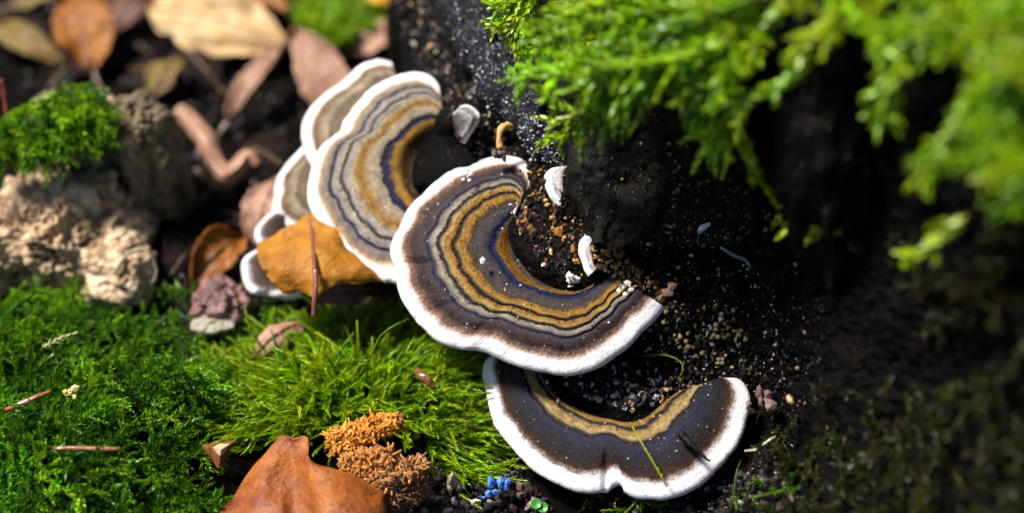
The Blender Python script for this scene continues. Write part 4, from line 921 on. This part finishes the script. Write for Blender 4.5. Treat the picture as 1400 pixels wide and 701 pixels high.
bits('shadow_sliver', 'black sliver laid where a shadow slits the rim of the dark plum bracket', 'shadow_sliver', [(930, 592, 29.1), (948, 610, 28.95), (970, 630, 28.85)], 0.08, (0.0015, 0.0015, 0.002), 'crumb', prof=np.linspace(1, 0.15, 16))  # solid black sliver stands in for a needle shaped shadow slit
bits('pale_fibre', 'tiny bluish white curled fibre on the black wood face', 'fibre', [(956, 318, 29.4), (960, 312, 29.3), (971, 306, 29.3)], 0.06, (0.55, 0.62, 0.7))
bits('grey_stalk', 'thin bluish grey stalk hanging on the black wood face', 'stalk', [(985, 338, 29.2), (1002, 348, 29.2), (1020, 356, 29.2), (1026, 366, 29.2)], 0.035, (0.10, 0.16, 0.2))
bits('curled_stem', 'thin pale curled dry stem arching in front of the rotten wood', 'stem', [(156, 375, 33.0), (166, 358, 32.9), (180, 343, 32.8), (200, 342, 32.8), (210, 355, 32.9), (214, 372, 33.0), (208, 388, 33.1)], 0.035, (0.32, 0.27, 0.18), prof=np.linspace(1, 0.6, 16))
bits('red_stem', 'thin dark red stem standing at the edge of the mossy rotten wood', 'stem', [(14, 190, 33.4), (8, 150, 33.4), (2, 108, 33.4)], 0.04, (0.18, 0.03, 0.012), prof=np.linspace(1, 0.5, 16))
bits('wood_splinter', 'pale tan splinter on the black soil beyond the notched rim', 'splinter', [(1077, 540, 28.6), (1080, 546, 28.6), (1084, 552, 28.6)], 0.05, (0.5, 0.32, 0.18), 'debris')
bits('dry_rootlet', 'pale thin rootlet lying on dark soil beside the dark plum bracket', 'rootlet', [(1018, 616, 29.2), (1034, 614, 29.2), (1048, 604, 29.1), (1060, 596, 29.1)], 0.03, (0.35, 0.32, 0.2))

def chunk(name, label, cat, px, py, d, rad, col, n=1, sp=0, group=None):
    pos = P(np.array([px]) * 1.0, np.array([py]) * 1.0, np.array([d]) * 1.0)
    pos = np.repeat(pos, n, 0) + rng.normal(0, 1, (n, 3)) * sp
    V, F, C = crumbs(pos, np.full(n, rad) * rng.uniform(0.7, 1.2, n), np.tile([col], (n, 1)), 0.2, 0.45)
    return mk(name, V, F, M['debris'], col=C, label=label, cat=cat, group=group, smooth_=False)
chunk('white_flake', 'white crumbly wood flake resting in the hollow of the largest bracket', 'flake', 783, 381, 29.75, 0.055, (0.72, 0.68, 0.62), 14, 0.06)
chunk('yellow_flake', 'pale yellow leaf flake caught on the moss carpet', 'flake', 100, 532, 30.2, 0.06, (0.55, 0.45, 0.16), 7, 0.06)
chunk('white_grain', 'white grain on the blue band of the largest bracket', 'grain', 660, 357, 30.0, 0.07, (0.75, 0.7, 0.68))
chunk('white_scrap', 'small torn white scrap on the upper lobe of the largest bracket', 'scrap', 644, 238, 30.85, 0.045, (0.62, 0.6, 0.62), 6, 0.06)
chunk('dirt_speck', 'dark speck of dirt on the white edge where the hooked stem stands', 'speck', 682, 215, 31.0, 0.09, (0.05, 0.03, 0.03), 4, 0.07)
for (x, y) in ((852, 395), (858, 388), (846, 399), (863, 396), (848, 390), (855, 401)):
    chunk('white_pellet', 'small whitish pellet clustered near the right tip of the largest bracket', 'pellet', x, y, float(D_main(x, y)) - 0.03, 0.055, (0.62, 0.56, 0.58), group='white pellets on the largest bracket')
chunk('green_speck', 'bright green moss speck near the right tip of the largest bracket', 'speck', 857, 418, float(D_main(857, 418)) + 0.1, 0.05, (0.08, 0.3, 0.03), 2, 0.03)
for (x, y) in ((764, 548), (738, 528), (748, 522), (779, 566)):
    chunk('tan_grain', 'small tan grain lying on the dark plum bracket', 'grain', x, y, float(D_low(x, y)) - 0.02, 0.05, (0.5, 0.38, 0.22), group='grains on the dark plum bracket')
chunk('brown_nub', 'rust brown nub at the right tip of the largest bracket', 'bark', 912, 404, 29.7, 0.09, (0.28, 0.15, 0.10), 3, 0.08)
chunk('bark_crumb', 'brownish pink bark crumb beside the rounded end of the dark plum bracket', 'bark', 1040, 545, 29.5, 0.10, (0.14, 0.08, 0.08), 5, 0.12)
chunk('pale_pebble', 'pale cream pebble on dark soil below the lime green tuft', 'pebble', 650, 687, 29.9, 0.11, (0.55, 0.48, 0.36))
chunk('tan_pebble', 'tan grey pebble beside the bristly husk', 'pebble', 619, 660, 30.1, 0.14, (0.30, 0.24, 0.16), 2, 0.06)
chunk('pale_wood_bit', 'pale splinter in the dark soil at the foot of the stump', 'wood', 1010, 688, 29.0, 0.08, (0.3, 0.24, 0.2))
for (x, y, r_) in ((668, 660, 0.10), (686, 664, 0.09), (676, 672, 0.07), (662, 674, 0.06), (690, 655, 0.05)):
    chunk('blue_flake', 'bright blue flake on black soil below the dark plum bracket', 'flake', x, y, 29.9, r_, (0.05, 0.16, 0.5), 2, 0.05, group='blue flakes on the soil')
def disc_leaf(label, x, y, d):
    a = np.linspace(0, 2 * math.pi, 20, endpoint=False); ctr = P(x, y, d); r = 0.1
    e1, e2 = RX, unit(UP + 0.3 * FW); nn = np.cross(e1, e2)
    ring = [ctr + (np.cos(a)[:, None] * e1 + np.sin(a)[:, None] * e2) * r * k + nn * (0.03 * k * k) for k in (0.05, 0.5, 0.85, 1.0)]
    ring += [ring[3] - nn * 0.015, ctr + (ring[0] - ctr) - nn * 0.02]
    G = np.stack(ring); e = thing('seedling_leaf', label, 'leaf', ctr - [0, 0, 0.25], 'round seedling leaves')
    mk('blade', G.reshape(-1, 3), gridf(6, 20, wrap=True), M['moss'], e, col=np.tile([(0.06, 0.28, 0.03)], (120, 1)))
    V, F = tube(np.linspace(ctr - nn * 0.02, ctr - [0, 0, 0.3], 6), 0.015, 5); mk('stalk', V, F, M['wet'], e, col=np.tile([(0.05, 0.2, 0.03)], (len(V), 1)))
for (x, y) in ((733, 688), (742, 693)):
    disc_leaf('tiny round bright green seedling leaf on black soil', float(x), float(y), 29.8)
